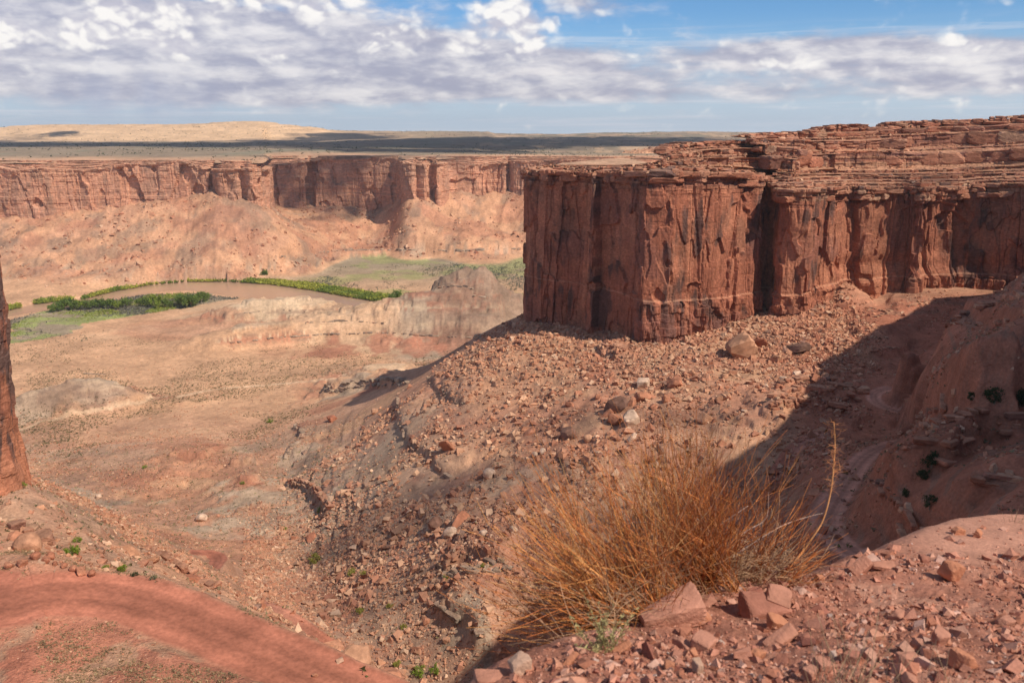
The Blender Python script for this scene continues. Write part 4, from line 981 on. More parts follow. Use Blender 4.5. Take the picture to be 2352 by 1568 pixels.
PZ = PZ + (0.8 + 2.0 * sstep(PY, 2500, 4000)) * fbm(PX / 45, PY / 90, 4, 73) * sstep(PY, 1420, 1700)
# a second canyon breaks the flat far right
gorge2 = np.exp(-((PY - 2150 - 250 * fbm(PX / 500, PY * 0, 3, 3)) / 130) ** 2) * sstep(PU, 1180, 1350)[None, :]
PZ = PZ - gorge2 * 26
PZ = np.where(PY > 4800, np.minimum(PZ, PZ[np.argmin(np.abs(PY[:, 0] - 4700))][None, :]) - (PY - 4800) * 0.004, PZ)
PC = np.empty(PX.shape + (3,)); PC[:] = (.25, .19, .135)
nn = fbm(PX / 120, PY / 240, 5, 74)
PC = lerp(PC, np.array([.21, .185, .13]), sstep(nn + 0.3 * fbm(PX / 20, PY / 40, 4), 0.0, 0.3) * 0.8 * (1 - 0.7 * hill[None, :] * sstep(PY, 3350, 3500)))
PC = lerp(PC, np.array([.64, .42, .25]), hill[None, :] * sstep(PY + 120 * nn, 3380, 3560) * 0.9)
PC = lerp(PC, np.array([.50, .29, .18]), sstep(rimd[None, :] + 200 + 120 * nn - PY, 0, 160) * 0.85)
PC = lerp(PC, np.array([.36, .17, .12]), np.clip(gorge2 * 1.4, 0, 1) * sstep(nn, -0.2, 0.1) * 0.8)
PC = lerp(PC, np.array([.46, .31, .2]), k3 * sstep(fbm(PX / 80, PY / 300, 4, 77), 0.05, 0.25) * 0.7)
rows = []
fx0, fy0, fbx, fby, fzc, foff, fs_, FLED, fX0, fY0, fzt, fnx, fny, fo_ = farw
fk = np.where((fX0 / fY0 > -.75) & (fX0 / fY0 < .35))[0]; fk = np.arange(fk.min(), fk.max())
for j, (fx, fy, fz, fh) in enumerate(FLED): rows.append((fx[fk], fy[fk], fz[fk] - .3, np.maximum(fh[fk], 1.2) * 1.1, -fbx[fk], -fby[fk], (6, 12), .25))
rows.append((fX0[fk] + fnx[fk] * 1.0, fY0[fk] + fny[fk] * 1.0, fzt[fk] - 3.5, np.full(len(fk), 3.0), -fbx[fk], -fby[fk], (6, 10), .3))
cv, cf, cc = courses(rows, 89, 2.2)
new_mesh('rim_blocks', cv, cf, np.clip(cc * .55 + np.array([.52, .31, .2]) * .45, .02, .9), M_far, parent=bpy.data.objects['far_cliff'])
M_plat = rock_mat('plateau_earth', [0.012, 0.12], bump=0.5, bscale=0.06, var=0.2, bdist=3.0)
tag(new_mesh('plateau', np.stack([PX, PY, PZ], -1).reshape(-1, 3), grid_faces(*PX.shape), np.clip(PC, .02, .9).reshape(-1, 3), M_plat, smooth=True), kind='structure')
PLAT = (PX, PY, PZ)

# ---- tower at the left edge
Lp = []
for x_, y_ in [(-175, 84), (-120, 92), (-90, 99), (-77, 104), (-69.5, 109), (-69, 112.5), (-72.5, 117.5), (-79, 127), (-90, 145), (-110, 175)]:
    Lp.append([x_, y_, -66, 12, 20, 6])
def left_tower():
    P, s = resample(Lp, 0.16); k = 6
    x, y = gauss(P[:, 0], k), gauss(P[:, 1], k)
    tx, ty = np.gradient(x), np.gradient(y); l = np.hypot(tx, ty); nx, ny = ty / l, -tx / l
    z = np.linspace(-66, 24, 420); S_, Zw = np.meshgrid(s, z, indexing='ij')
    o = np.interp(Zw, [-66, -50, -44.5, -40, -34, -30, -24, -10, 24], [2.6, 0.5, -0.3, -0.2, 0.2, 0.45, 0.9, 0.7, -0.2])
    o = o + panels(S_, Zw, 5.5, 0.5, 2.5, 81, 0.8, 18, 0.6, 0.25) + panels(S_, Zw, 1.9, 0.15, 1.2, 82, 0.8, 20, 0.6, 0.12) + 0.45 * fbm3(S_ / 1.8, Zw / 3.0, S_ * 0, 5) + 0.22 * blocks(S_, np.floor(Zw / 2.1 + .3 * fbm(S_ / 5, Zw / 5, 2)), 2.6, 8)
    X = x[:, None] + nx[:, None] * o; Y = y[:, None] + ny[:, None] * o
    col = np.empty(X.shape + (3,)); col[:] = ORG * 0.95
    col = lerp(col, VARN * 1.2, sstep(fbm(S_ / 1.4, Zw / 6, 5, 83) + 0.4 * sstep(Zw, -42, -28), -0.1, 0.12) * 0.9 * sstep(Zw + 3 * fbm(S_ / 2, Zw / 5, 3, 9), -47, -43))
    col = lerp(col, RED, sstep(fbm(S_ / 3, Zw / 6, 4, 84), 0, 0.3) * 0.6)
    tag(new_mesh('tower_cliff', np.stack([X, Y, Zw], -1).reshape(-1, 3), grid_faces(*X.shape), col.reshape(-1, 3), M_cliff), kind='structure')
left_tower()

# ------------------------------------------------------------------ loose rock
RS = np.random.RandomState(11)
def ico(sub):
    bm = bmesh.new(); bmesh.ops.create_icosphere(bm, subdivisions=sub, radius=1.0)
    v = np.array([x.co[:] for x in bm.verts]); f = np.array([[q.index for q in p.verts] for p in bm.faces]); bm.free(); return v, f
ICO = {s: ico(s) for s in (1, 2, 3, 4)}
def rock_shape(seed, sub, nplanes=11, ax=(1, .8, .6), p=26, rough=0.03):
    r_ = np.random.RandomState(seed); v, f = ICO[sub]
    n = r_.normal(size=(nplanes, 3)); n /= np.linalg.norm(n, axis=1)[:, None]
    n = np.concatenate([n, [[0, 0, 1], [0, 0, -1]], np.eye(3)[:2], -np.eye(3)[:2]]); d = r_.uniform(0.62, 1.0, len(n))
    q = np.maximum(v @ n.T / d, 1e-3); r = (q ** p).sum(1) ** (-1 / p)
    w = v * r[:, None]
    if rough: w = w * (1 + rough * fbm3(v[:, 0] * 3 + seed, v[:, 1] * 3, v[:, 2] * 3, 4) + rough * 0.5 * fbm3(v[:, 0] * 11 + seed, v[:, 1] * 11, v[:, 2] * 11, 2))[:, None]
    return w * np.array(ax), f
def rand_rot(n, r_, flat=0.5):
    """random turns, mostly about the upright axis"""
    az = r_.uniform(0, 2 * np.pi, n); tx, ty = r_.normal(0, flat, n), r_.normal(0, flat, n)
    ca, sa = np.cos(az), np.sin(az); o = np.zeros(n)
    Rz = np.stack([np.stack([ca, -sa, o], -1), np.stack([sa, ca, o], -1), np.stack([o, o, o + 1], -1)], 1)
    cx, sx = np.cos(tx), np.sin(tx); Rx = np.stack([np.stack([o + 1, o, o], -1), np.stack([o, cx, -sx], -1), np.stack([o, sx, cx], -1)], 1)
    cy, sy = np.cos(ty), np.sin(ty); Ry = np.stack([np.stack([cy, o, sy], -1), np.stack([o, o + 1, o], -1), np.stack([-sy, o, cy], -1)], 1)
    return Ry @ Rx @ Rz
def scatter_boxes(P, size, col, seed, flat=0.45, sink=0.25):
    """many angular stones as jittered blocks, in one mesh"""
    r_ = np.random.RandomState(seed); n = len(P)
    c = np.array([[-1, -1, -1], [1, -1, -1], [1, 1, -1], [-1, 1, -1], [-1, -1, 1], [1, -1, 1], [1, 1, 1], [-1, 1, 1]], float)
    v = c[None] * r_.uniform(0.45, 1.0, (n, 1, 3)) * np.array([1, 0.85, 0.62]) + r_.normal(0, 0.22, (n, 8, 3))
    v[:, 4:] *= np.r_[1, 1, 1] ; v[:, 4:, :2] *= r_.uniform(0.5, 0.95, (n, 1, 1))
    v = np.einsum('nij,nkj->nki', rand_rot(n, r_, flat), v) * (size * 0.5)[:, None, None]
    v[:, :, 2] += (size * (0.5 - sink) * 0.5)[:, None]
    v += P[:, None, :]
    q = np.array([[0, 3, 2, 1], [4, 5, 6, 7], [0, 1, 5, 4], [1, 2, 6, 5], [2, 3, 7, 6], [3, 0, 4, 7]])
    f = (np.arange(n)[:, None, None] * 8 + q[None]).reshape(-1, 4)
    return v.reshape(-1, 3), f, np.repeat(col, 8, 0)
cell = np.abs(np.gradient(GX, axis=1) * np.gradient(GY, axis=0))
def sample(mask, n, seed):
    r_ = np.random.RandomState(seed); w = (mask * cell).ravel(); c = np.cumsum(w); c /= c[-1]
    i = np.clip(np.searchsorted(c, r_.rand(n)), 0, len(w) - 1)
    x = GX.ravel()[i]; y = GY.ravel()[i]
    y2 = y * (1 + r_.uniform(-.004, .004, n)); x2 = x + r_.uniform(-.002, .002, n) * y
    return np.stack([x2, y2, zg(x2, y2)], -1), i
def powr(n, lo, hi, a, r_):
    q = r_.rand(n); return (lo ** (1 - a) + q * (hi ** (1 - a) - lo ** (1 - a))) ** (1 / (1 - a))
vis = (GX / GY > -0.8) & (GX / GY < 0.8)
clump = sstep(fbm(GX / 24, GY / 24, 4, 90), -0.12, 0.3) + 0.12
offroad = (1 - ROADM) * (1 - np.clip(trackm, 0, 1))
lower = sstep(U, 1850, 1500)
ZONES = [  # mask, n, lo, hi, exponent, tones
    (talus * vis * clump, 20000, 0.5, 4.2, 2.35), (talus * vis * sstep(V, 1000, 760) * sstep(U, 950, 1050), 9000, 0.8, 3.6, 2.4), (fartal * vis * clump, 16000, 1.6, 9.0, 2.4), (wash * vis * clump * (U > 40), 13000, 0.3, 1.7, 2.5),
    (lsl * vis * clump * (GY > 78) * offroad, 11000, 0.2, 1.1, 2.3), (gorge * vis * clump * offroad * (GY > 60), 9000, 0.35, 2.0, 2.3), (sstep(GY, 180, 200) * sstep(GY, 420, 300) * (V > 1150) * (U < 1250) * (U > 560) * offroad, 11000, 0.4, 2.2, 2.4),
    (plain * vis * sstep(GY, 900, 600) * offroad, 6500, 0.4, 1.6, 2.6), (sstep(U, 1700, 1800) * sstep(GY, 430, 380) * sstep(GY, 300, 340) * sstep(U, 2020, 1960) * vis, 3500, 0.6, 2.6, 2.3)]
ZONES.append((leftslope * vis * (GY < 82) * (1 - ROADM) * clump, 6000, .05, .32, 2.2))
ZONES.append((lsl * vis * offroad * sstep(fbm(GX / 9, GY / 9, 3, 93), 0.1, .3), 1500, 0.5, 1.6, 2.2))
tones = np.array([[.42, .20, .12], [.36, .15, .09], [.50, .30, .19], [.56, .37, .25], [.30, .12, .075], [.44, .22, .13], [.22, .13, .10]])
big_rocks = []
VS, FS, CS, nv = [], [], [], 0
for q, (mask, n, lo, hi, ex) in enumerate(ZONES):
    r_ = np.random.RandomState(200 + q)
    P, idx = sample(np.clip(mask, 0, None), n, 300 + q); sz = powr(n, lo, hi, ex, r_)
    base = GC.reshape(-1, 3)[idx]; t = tones[r_.choice(7, n, p=[.3, .2, .17, .09, .1, .1, .04])] * r_.uniform(0.8, 1.15, (n, 1))
    col = np.clip(0.3 * base + 0.7 * t, .02, .8)
    px = sz / P[:, 1] * 853
    if q not in (2, 7, 9, 10):
        for i in np.argsort(-px)[:26]: big_rocks.append((P[i], sz[i], col[i], q))
        keep = np.ones(n, bool); keep[np.argsort(-px)[:26]] = False
    else: keep = np.ones(n, bool)
    v, f, c = scatter_boxes(P[keep], sz[keep], col[keep], 400 + q, 0.5, 0.34)
    VS.append(v); FS.append(f + nv); CS.append(c); nv += len(v)
# fallen pieces on the benches of the near cliff
for j, (fx, fy, fz, fh) in enumerate(LED):
    k = seen[np.random.RandomState(600 + j).randint(0, len(seen), 420)]; r_ = np.random.RandomState(620 + j); d = r_.uniform(.2, 4.5, len(k))
    P = np.stack([fx[k] + _bx[k] * d, fy[k] + _by[k] * d, fz[k] - .12 - .06 * d], -1); s = powr(len(k), .35, 2.2, 2.2, r_)
    v, f, c = scatter_boxes(P, s, tones[r_.choice(7, len(k), p=[.3, .3, .1, .02, .14, .1, .04])] * r_.uniform(.8, 1.1, (len(k), 1)), 640 + j, .5, .3)
    VS.append(v); FS.append(f + nv); CS.append(c); nv += len(v)
M_rock = rock_mat('loose_rock', [0.5, 3.0], bump=0.5, bscale=2.0, var=0.2, bdist=0.15)
tag(new_mesh('rubble', np.concatenate(VS), np.concatenate(FS), np.concatenate(CS), M_rock), kind='stuff', label='broken red and tan rubble strewn over the slopes and the valley floor')

# boulders one can pick out
def boulder_mat(name, c0, c1): return rock_mat(name, [0.6, 2.5], bump=0.7, bscale=1.3, var=0.2, bdist=0.25, color=(c0, c1), stripes=(0.35, 0.35, 2.0))
BM = {'tan': boulder_mat('tan_boulder', (.49, .27, .17, 1), (.42, .21, .125, 1)), 'red': boulder_mat('red_boulder', (.37, .145, .085, 1), (.44, .20, .12, 1)), 'pale': boulder_mat('pale_boulder', (.62, .44, .33, 1), (.56, .38, .27, 1)), 'dark': boulder_mat('dark_boulder', (.17, .095, .07, 1), (.25, .13, .09, 1))}
LIB = {}
def lib_rock(kind, k, tone):
    key = (kind, k, tone)
    if key not in LIB:
        ax = {'block': (1, .82, .72), 'slab': (1.1, .75, .30), 'round': (1, .9, .8), 'wedge': (1.15, .55, .6)}[kind]
        v, f = rock_shape(500 + k * 7 + hash(kind) % 1 + len(kind), 3 if kind != 'hero' else 4, 9 if kind != 'round' else 26, ax, 30 if kind != 'round' else 9, 0.05)
        o = new_mesh('boulder', v, f, None, BM[tone]); LIB[key] = o.data; bpy.data.objects.remove(o)
    return LIB[key]
def put_rock(name, p, size, kind, tone, k, rot, label, cat, group, sink=0.22):
    o = bpy.data.objects.new(name, lib_rock(kind, k, tone)); COL.objects.link(o)
    hgt = {'block': .72, 'slab': .30, 'round': .8, 'wedge': .6}[kind]
    if kind == 'wedge': sink += .1
    s = size * 0.5
    o.scale = (s, s, s); o.rotation_euler = rot
    o.location = (p[0], p[1], p[2] + s * hgt * (1 - 2 * sink))
    return tag(o, label, cat, group)
#  u, v(foot), width px, kind, tone, tilt(x,y), label
BOUL = [(1700, 815, 72, 'block', 'tan', (0.2, -0.6), 'largest fallen block, a tan leaning slab at the foot of the butte wall'), (1738, 795, 44, 'slab', 'red', (0.9, 0.5), 'reddish slab leaning on the largest fallen block below the butte'),
 (1448, 972, 46, 'block', 'pale', (0.25, 0.3), 'pale flat-faced boulder at the front of the boulder cluster on the rubble slope'), (1412, 972, 34, 'block', 'red', (0.4, 0.1), 'rusty red boulder just left of the pale flat-faced boulder in the cluster'), (1395, 955, 30, 'wedge', 'red', (0.2, 0.7), 'narrow rusty boulder at the left end of the boulder cluster'),
 (1408, 945, 58, 'wedge', 'dark', (0.1, -0.8), 'long dark slab standing tilted behind the boulder cluster'), (1424, 936, 34, 'block', 'pale', (0.5, -0.4), 'upright pale block behind the pale flat-faced boulder'), (1452, 928, 26, 'wedge', 'red', (0.3, 0.9), 'split rusty rock between the two pale boulders of the cluster'), (1480, 918, 44, 'wedge', 'red', (0.7, 0.2), 'tall cracked rusty rock right of the boulder cluster'), (1478, 888, 32, 'block', 'pale', (0.2, 0.1), 'pale upright block with a deep dark hollow at its left, above the boulder cluster'),
 (1540, 1040, 68, 'slab', 'tan', (0.15, 0.1), 'broad flat-topped tan boulder just behind the dry bush'), (1123, 1096, 36, 'round', 'pale', (0.2, 0.2), 'smooth pale boulder alone right of the dark ledge on the rubble slope'), (1033, 1032, 44, 'slab', 'red', (0.5, -0.9), 'dark red slab lying tilted below the grey ledge on the rubble slope'), (1450, 1010, 24, 'wedge', 'pale', (0.4, -0.9), 'slender pale boulder below the boulder cluster, shadow at its left'),
 (1228, 1048, 20, 'round', 'pale', (0, 0), 'left one of two small pale boulders side by side in mid slope'), (1247, 1040, 20, 'round', 'pale', (0.3, 0), 'right one of two small pale boulders side by side in mid slope'), (1620, 968, 32, 'block', 'tan', (0.2, 0.4), 'tan pointed boulder near the edge of the gorge shadow'), (1550, 885, 34, 'block', 'red', (0.6, 0.3), 'large dark-shadowed red boulder high on the rubble slope under the butte'),
 (763, 967, 22, 'block', 'red', (0.3, 0.1), 'dark red boulder standing alone on the pale left toe of the rubble apron'), (860, 949, 20, 'round', 'tan', (0, 0), 'round orange boulder on the pale toe of the rubble apron'), (838, 1009, 16, 'block', 'tan', (0.4, 0.2), 'small tan block on the grey clay left of the long ledge'), (1213, 996, 28, 'slab', 'red', (0.2, -0.7), 'tilted reddish slab in the middle of the rubble slope'),
 (1035, 1230, 38, 'round', 'pale', (0.1, 0.2), 'big rounded pale boulder in the lower boulder nest above the wash'), (998, 1212, 42, 'block', 'dark', (0.5, 0.4), 'dark hollowed boulder at the left of the lower boulder nest'), (1056, 1203, 46, 'slab', 'red', (0.9, -0.6), 'slab propped up behind the big rounded pale boulder'), (1110, 1230, 26, 'round', 'pale', (0.3, 0.1), 'pale boulder right of the lower boulder nest'), (1180, 1220, 24, 'round', 'pale', (0.1, 0.4), 'pale rounded boulder above the gully, left of the dry bush'),
 (1373, 1080, 24, 'block', 'tan', (0.3, 0.6), 'tan block left of the dry bush crown'), (1308, 1006, 44, 'block', 'dark', (0.4, 0.1), 'large dark grey boulder below the boulder cluster'), (1350, 1013, 26, 'round', 'tan', (0.4, 0.1), 'tan boulder touching the large dark grey boulder'), (895, 1256, 26, 'slab', 'dark', (0.3, 0.2), 'dark flat slab casting a black shadow in the lower rubble'), (715, 1240, 36, 'slab', 'red', (0.5, 0.3), 'broken reddish slab lying on the wash left of the rubble'),
 (705, 1388, 36, 'slab', 'tan', (0.3, 0.6), 'long tan slab sliding on the slope above the lower road'), (465, 1194, 28, 'round', 'pale', (0.1, 0.1), 'single rounded pale boulder on the open wash'), (227, 1144, 18, 'round', 'pale', (0.2, 0), 'small pale boulder on the wash right of the tower'), (1295, 985, 22, 'block', 'tan', (0.5, 0.5), 'tan block between the rubble ledge and the dark grey boulder'), (1838, 805, 60, 'slab', 'dark', (0.2, -0.2), 'dark overhanging slab on the sunlit fan below the right wall'), (1780, 830, 28, 'block', 'tan', (0.2, 0.4), 'tan block on the sunlit fan, left of the dark overhanging slab'),
 (340, 1296, 56, 'slab', 'tan', (0.3, 0.35), 'long tan bedrock slab jutting from the slope below the upper road'), (297, 1268, 40, 'slab', 'tan', (0.4, 0.4), 'thin tan slab above the long jutting slab on the left slope'), (445, 1333, 52, 'slab', 'red', (0.3, 0.4), 'reddish slab with a dark gap under it on the left slope'), (37, 1240, 36, 'block', 'red', (0.2, 0.2), 'dark red boulder wedged beside the smooth rock above the upper road'), (62, 1262, 66, 'round', 'tan', (0.1, 0.1), 'big smooth tan boulder at the outer edge of the upper road')]
ROADB = [(20, 1301, 26, 'flat reddish boulder at the far left of the row lining the upper road'), (52, 1294, 30, 'low slab second from the left in the row lining the upper road'), (83, 1280, 30, 'rounded boulder below the big smooth tan boulder, in the row lining the upper road'), (106, 1288, 24, 'squat boulder in the middle of the row lining the upper road'), (127, 1294, 18, 'small boulder after the squat one in the row lining the upper road'), (148, 1299, 20, 'upright boulder in the row lining the upper road, below the green bush'), (168, 1307, 24, 'rounded boulder third from the right end of the row lining the upper road'), (187, 1312, 28, 'large boulder second from the right end of the row lining the upper road'), (212, 1319, 26, 'flat-topped boulder at the right end of the row lining the upper road')]
for i, (u, v, w, kind, tone, tilt, label) in enumerate(BOUL):
    p = hit(u, v)
    if p is None: continue
    put_rock('boulder', p, w / F * p[1] * 1.25, kind, tone, i % 9, (tilt[0], tilt[1], (i * 2.399) % 6.28), label, 'boulder', 'boulders one can pick out')
for i, (u, v, w, label) in enumerate(ROADB):
    p = hit(u, v + 3)
    put_rock('boulder', p, w / F * p[1] * 1.1, 'block' if i % 2 else 'round', 'red', i, (0.1, 0.1, i * 2.1), label, 'boulder', 'row of boulders along the upper road', 0.15)
ZL = {0: ('among the rubble of the sunlit apron below the butte', 'boulders of the apron'), 1: ('on the bright slope right under the butte wall', 'boulders under the butte'), 3: ('on the floor of the open wash', 'boulders of the wash'), 4: ('on the slope between the upper and the lower road', 'stones of the road slope'), 5: ('in the shaded gorge beside the right-hand road', 'boulders of the gorge'), 6: ('in the lower rubble beside the gully', 'boulders of the gully'), 8: ('on the sunlit fan against the right wall', 'boulders of the fan')}
for i, (P, s, c, q) in enumerate(big_rocks):
    tone = 'pale' if c[1] > .31 and q not in (4, 6) else 'tan' if c[1] > .2 else 'red' if c[0] > .24 else 'dark'
    kind = ['block', 'slab', 'block', 'round', 'wedge'][i % 5]
    word = {'pale': 'pale', 'tan': 'tan', 'red': 'red-brown', 'dark': 'dark'}[tone] + {'block': ' blocky', 'slab': ' flat', 'round': ' rounded', 'wedge': ' sharp-edged'}[kind]
    put_rock('boulder', P, s * 1.15, kind, tone, i % 9, (RS.normal(0, .35), RS.normal(0, .35), RS.uniform(0, 6.28)), word + ' boulder ' + ZL[q][0], 'boulder', word + ' ' + ZL[q][1])

# ------------------------------------------------------------------ plants at a distance
def tufts(P, size, col, seed, ntri=9, hgt=0.75):
    """leafy clumps of small upright faces in one mesh"""
    r_ = np.random.RandomState(seed); n = len(P)
    c = r_.normal(0, 0.30, (n, ntri, 3)); c[:, :, 2] = np.abs(c[:, :, 2]) * 1.2 * hgt
    t = r_.normal(0, 0.26, (n, ntri, 3, 3))
    v = (c[:, :, None, :] + t) * size[:, None, None, None]; v[..., 2] = np.maximum(v[..., 2], -0.05) 
    v = v + P[:, None, None, :]
    cc = np.repeat(np.repeat(col[:, None, None, :], ntri, 1), 3, 2) * r_.uniform(0.7, 1.3, (n, ntri, 1, 1))
    return v.reshape(-1, 3), np.arange(n * ntri * 3).reshape(-1, 3), cc.reshape(-1, 3)
M_tuft = leaf_mat('scrub_leaves', None, None, 0.35, attr=0.6)
def in_uv(poly, n, seed, z=-199.4):
    r_ = np.random.RandomState(seed); Q = np.array([atz(u, v, z)[:2] for u, v in poly]); out = []
    lo, hi = Q.min(0), Q.max(0); tot = 0
    while tot < n:
        p = r_.uniform(lo, hi, (n * 4, 2)); p = p[inpoly(p[:, 0], p[:, 1], Q)]; out.append(p); tot += len(p)
    p = np.concatenate(out)[:n]; return np.c_[p, np.full(n, z)]
# green thicket along the far bank
st1 = [(188, 687), (262, 668), (350, 653), (430, 646), (520, 646), (620, 652), (720, 666), (820, 684), (890, 696), (925, 699), (930, 690), (900, 681), (820, 668), (720, 653), (640, 645), (520, 639), (430, 641), (350, 649), (260, 664), (190, 683)]
st2 = [(78, 698), (165, 688), (170, 684), (130, 684), (80, 692)]; st3 = [(10, 714), (48, 705), (45, 700), (10, 706)]
P = np.concatenate([in_uv(st1, 11000, 1), in_uv(st2, 800, 2), in_uv(st3, 300, 3)])
r_ = np.random.RandomState(5); sz = r_.uniform(1.6, 4.2, len(P)); k = r_.rand(len(P), 1)
kk = sstep(fbm(P[:, 0] / 25, P[:, 1] / 25, 3, 5), -0.2, 0.25)[:, None]
col = (np.array([.19, .24, .045]) * (1 - kk) + np.array([.40, .39, .07]) * kk) * (0.7 + 0.6 * k)
v, f, c = tufts(P, sz, col, 6, 12, 0.9)
tag(new_mesh('willow_thicket', v, f, c, M_tuft), kind='stuff', label='continuous green willow thicket lining the far bank of the brown river')
# grey and yellow scrub on the island and on the flats, dots of scrub everywhere
groups = []
P = in_uv(isl, 6500, 11); n_ = fbm(P[:, 0] / 30, P[:, 1] / 55, 4, 6); kx = sstep(n_, 0.05, 0.2)[:, None]
groups.append((P, r_.uniform(1.2, 3.0, len(P)), np.array([.20, .185, .15]) * (1 - kx) + np.array([.27, .30, .06]) * kx, 0.8))
P = in_uv([(640, 640), (760, 655), (900, 675), (960, 690), (1210, 700), (1212, 600), (1000, 606), (760, 612)], 7000, 12, -199); n_ = fbm(P[:, 0] / 45, P[:, 1] / 90, 4, 7); keep = n_ + r_.normal(0, .15, len(P)) > -0.02; P = P[keep]; kx = sstep(n_[keep], 0.0, 0.35)[:, None]
groups.append((P, r_.uniform(1.0, 2.6, len(P)), np.array([.24, .215, .14]) * (1 - kx) + np.array([.13, .15, .115]) * kx, 0.7))
P = in_uv([(20, 775), (150, 755), (230, 745), (260, 760), (180, 790), (60, 805), (20, 810)], 1200, 13, -198); n_ = fbm(P[:, 0] / 35, P[:, 1] / 60, 4, 8); P = P[n_ > 0.0]
groups.append((P, r_.uniform(1.0, 2.6, len(P)), np.full((len(P), 3), (.22, .20, .13)), 0.7))
for mask, n, lo, hi, cc, sd in [(plain * vis * offroad * (GZ > -197) * sstep(fbm(GX / 60, GY / 60, 4, 95), 0.0, 0.2) * sstep(GY, 900, 500), 15000, 0.5, 1.3, (.15, .14, .065), 21), (lsl * vis * offroad * (GY > 80), 3200, 0.22, 0.8, (.21, .185, .10), 22),
                                (leftslope * vis * (1 - ROADM) * (GY < 82) * sstep(fbm(GX / 5, GY / 5, 4, 97), 0.0, 0.25), 9000, 0.1, 0.34, (.36, .26, .15), 23), (wash * vis * offroad * (U > 60), 4500, 0.35, 1.0, (.21, .20, .09), 24), (gorge * vis * offroad * clump * (GY < 260), 1600, 0.3, 1.0, (.17, .16, .10), 25), (talus * vis * (V > 1050), 700, 0.4, 1.0, (.19, .19, .075), 26)]:
    P, _ = sample(np.clip(mask, 0, None), n, sd); groups.append((P, powr(n, lo, hi, 2.0, r_), np.array(cc) * r_.uniform(0.7, 1.3, (n, 1)), 0.7))
# plateau scrub
w = (np.abs(np.gradient(PX, axis=1) * np.gradient(PY, axis=0)) / PY ** 1.3 * (np.abs(pa) < 0.75)[None, :] * sstep(fbm(PX / 150, PY / 300, 4, 98), -0.2, 0.25)).ravel(); c = np.cumsum(w); c /= c[-1]
i = np.searchsorted(c, np.random.RandomState(31).rand(9000)); P = np.stack([PX.ravel()[i] + r_.normal(0, 2, len(i)), PY.ravel()[i], PZ.ravel()[i]], -1)
groups.append((P, r_.uniform(1.6, 4.5, len(i)) * (P[:, 1] / 2200) ** 0.4, np.array([.085, .095, .055]) * r_.uniform(0.7, 1.4, (len(i), 1)), 0.7))
VS, FS, CS, nv = [], [], [], 0
for i, (P, s, c, h) in enumerate(groups):
    v, f, cc = tufts(P, s, c, 40 + i, 7, h); VS.append(v); FS.append(f + nv); CS.append(cc); nv += len(v)
tag(new_mesh('desert_scrub', np.concatenate(VS), np.concatenate(FS), np.concatenate(CS), M_tuft), kind='stuff', label='low grey, green and straw-coloured scrub dotted over flats, slopes and plateau')

# trees and bushes one can tell apart: trunk + crown of leaf clumps
M_bark = rock_mat('bark', [2.0], bump=0.4, bscale=4, var=0.2, color=((.20, .15, .10, 1), (.28, .22, .16, 1)))
LEAF = {'cotton': leaf_mat('cottonwood_leaves', (.13, .20, .045, 1), (.22, .28, .07, 1), .45), 'bright': leaf_mat('bright_leaves', (.16, .22, .03, 1), (.24, .29, .05, 1)), 'yellow': leaf_mat('yellow_leaves', (.26, .25, .05, 1), (.33, .31, .07, 1)), 'dark': leaf_mat('juniper_leaves', (.035, .05, .025, 1), (.06, .08, .035, 1)), 'grey': leaf_mat('sage_leaves', (.13, .14, .08, 1), (.18, .18, .11, 1))}
def crown_mesh(seed, nclump, nleaf, ax, leaf, base, lift):
    r_ = np.random.RandomState(seed); V_, = [[]]
    for c in range(nclump):
        d = r_.normal(size=3); d /= np.linalg.norm(d); rr = r_.uniform(0.35, 0.95)
        ctr = d * rr * np.array(ax) + np.array([0, 0, lift]); ctr[2] = max(ctr[2], base)
        R = r_.uniform(0.16, 0.34) * max(ax)
        p = r_.normal(0, 0.5, (nleaf, 1, 3)) * R + ctr; t = r_.normal(0, leaf, (nleaf, 3, 3)); q = (p + t); V_.append(q.reshape(-1, 3))
    v = np.concatenate(V_); v[:, 2] = np.maximum(v[:, 2], base * 0.4); return v, np.arange(len(v)).reshape(-1, 3)
def limb_mesh(seed, h, r, nbr, spread):
    r_ = np.random.RandomState(seed); V_, F_ = [], []; n = 0
    def tube(p, q, r0, r1, bend):
        nonlocal n
        k = 5; t = np.linspace(0, 1, k); mid = (p + q) / 2 + bend
        pts = ((1 - t) ** 2)[:, None] * p + (2 * t * (1 - t))[:, None] * mid + (t ** 2)[:, None] * q
        a = np.linspace(0, 2 * np.pi, 5, endpoint=False); rad = r0 + (r1 - r0) * t
        ring = np.stack([np.cos(a), np.sin(a), 0 * a], -1)
        V_.append((pts[:, None, :] + ring[None] * rad[:, None, None]).reshape(-1, 3))
        i = np.arange(k - 1)[:, None] * 5 + np.arange(5)[None]; j = np.arange(k - 1)[:, None] * 5 + (np.arange(5)[None] + 1) % 5
        F_.append(np.stack([i, j, j + 5, i + 5], -1).reshape(-1, 4) + n); n += k * 5
    top = np.array([r_.normal(0, .05), r_.normal(0, .05), h]); tube(np.array([0, 0, -0.05]), top, r, r * .55, r_.normal(0, .04, 3))
    for b in range(nbr):
        a = r_.uniform(0, 6.28); st_ = top * r_.uniform(.45, 1); tube(st_, st_ + np.array([math.cos(a) * spread, math.sin(a) * spread, spread * r_.uniform(.6, 1.3)]), r * .5, r * .15, r_.normal(0, .08, 3))
    return np.concatenate(V_), np.concatenate(F_)
PLANT = {}
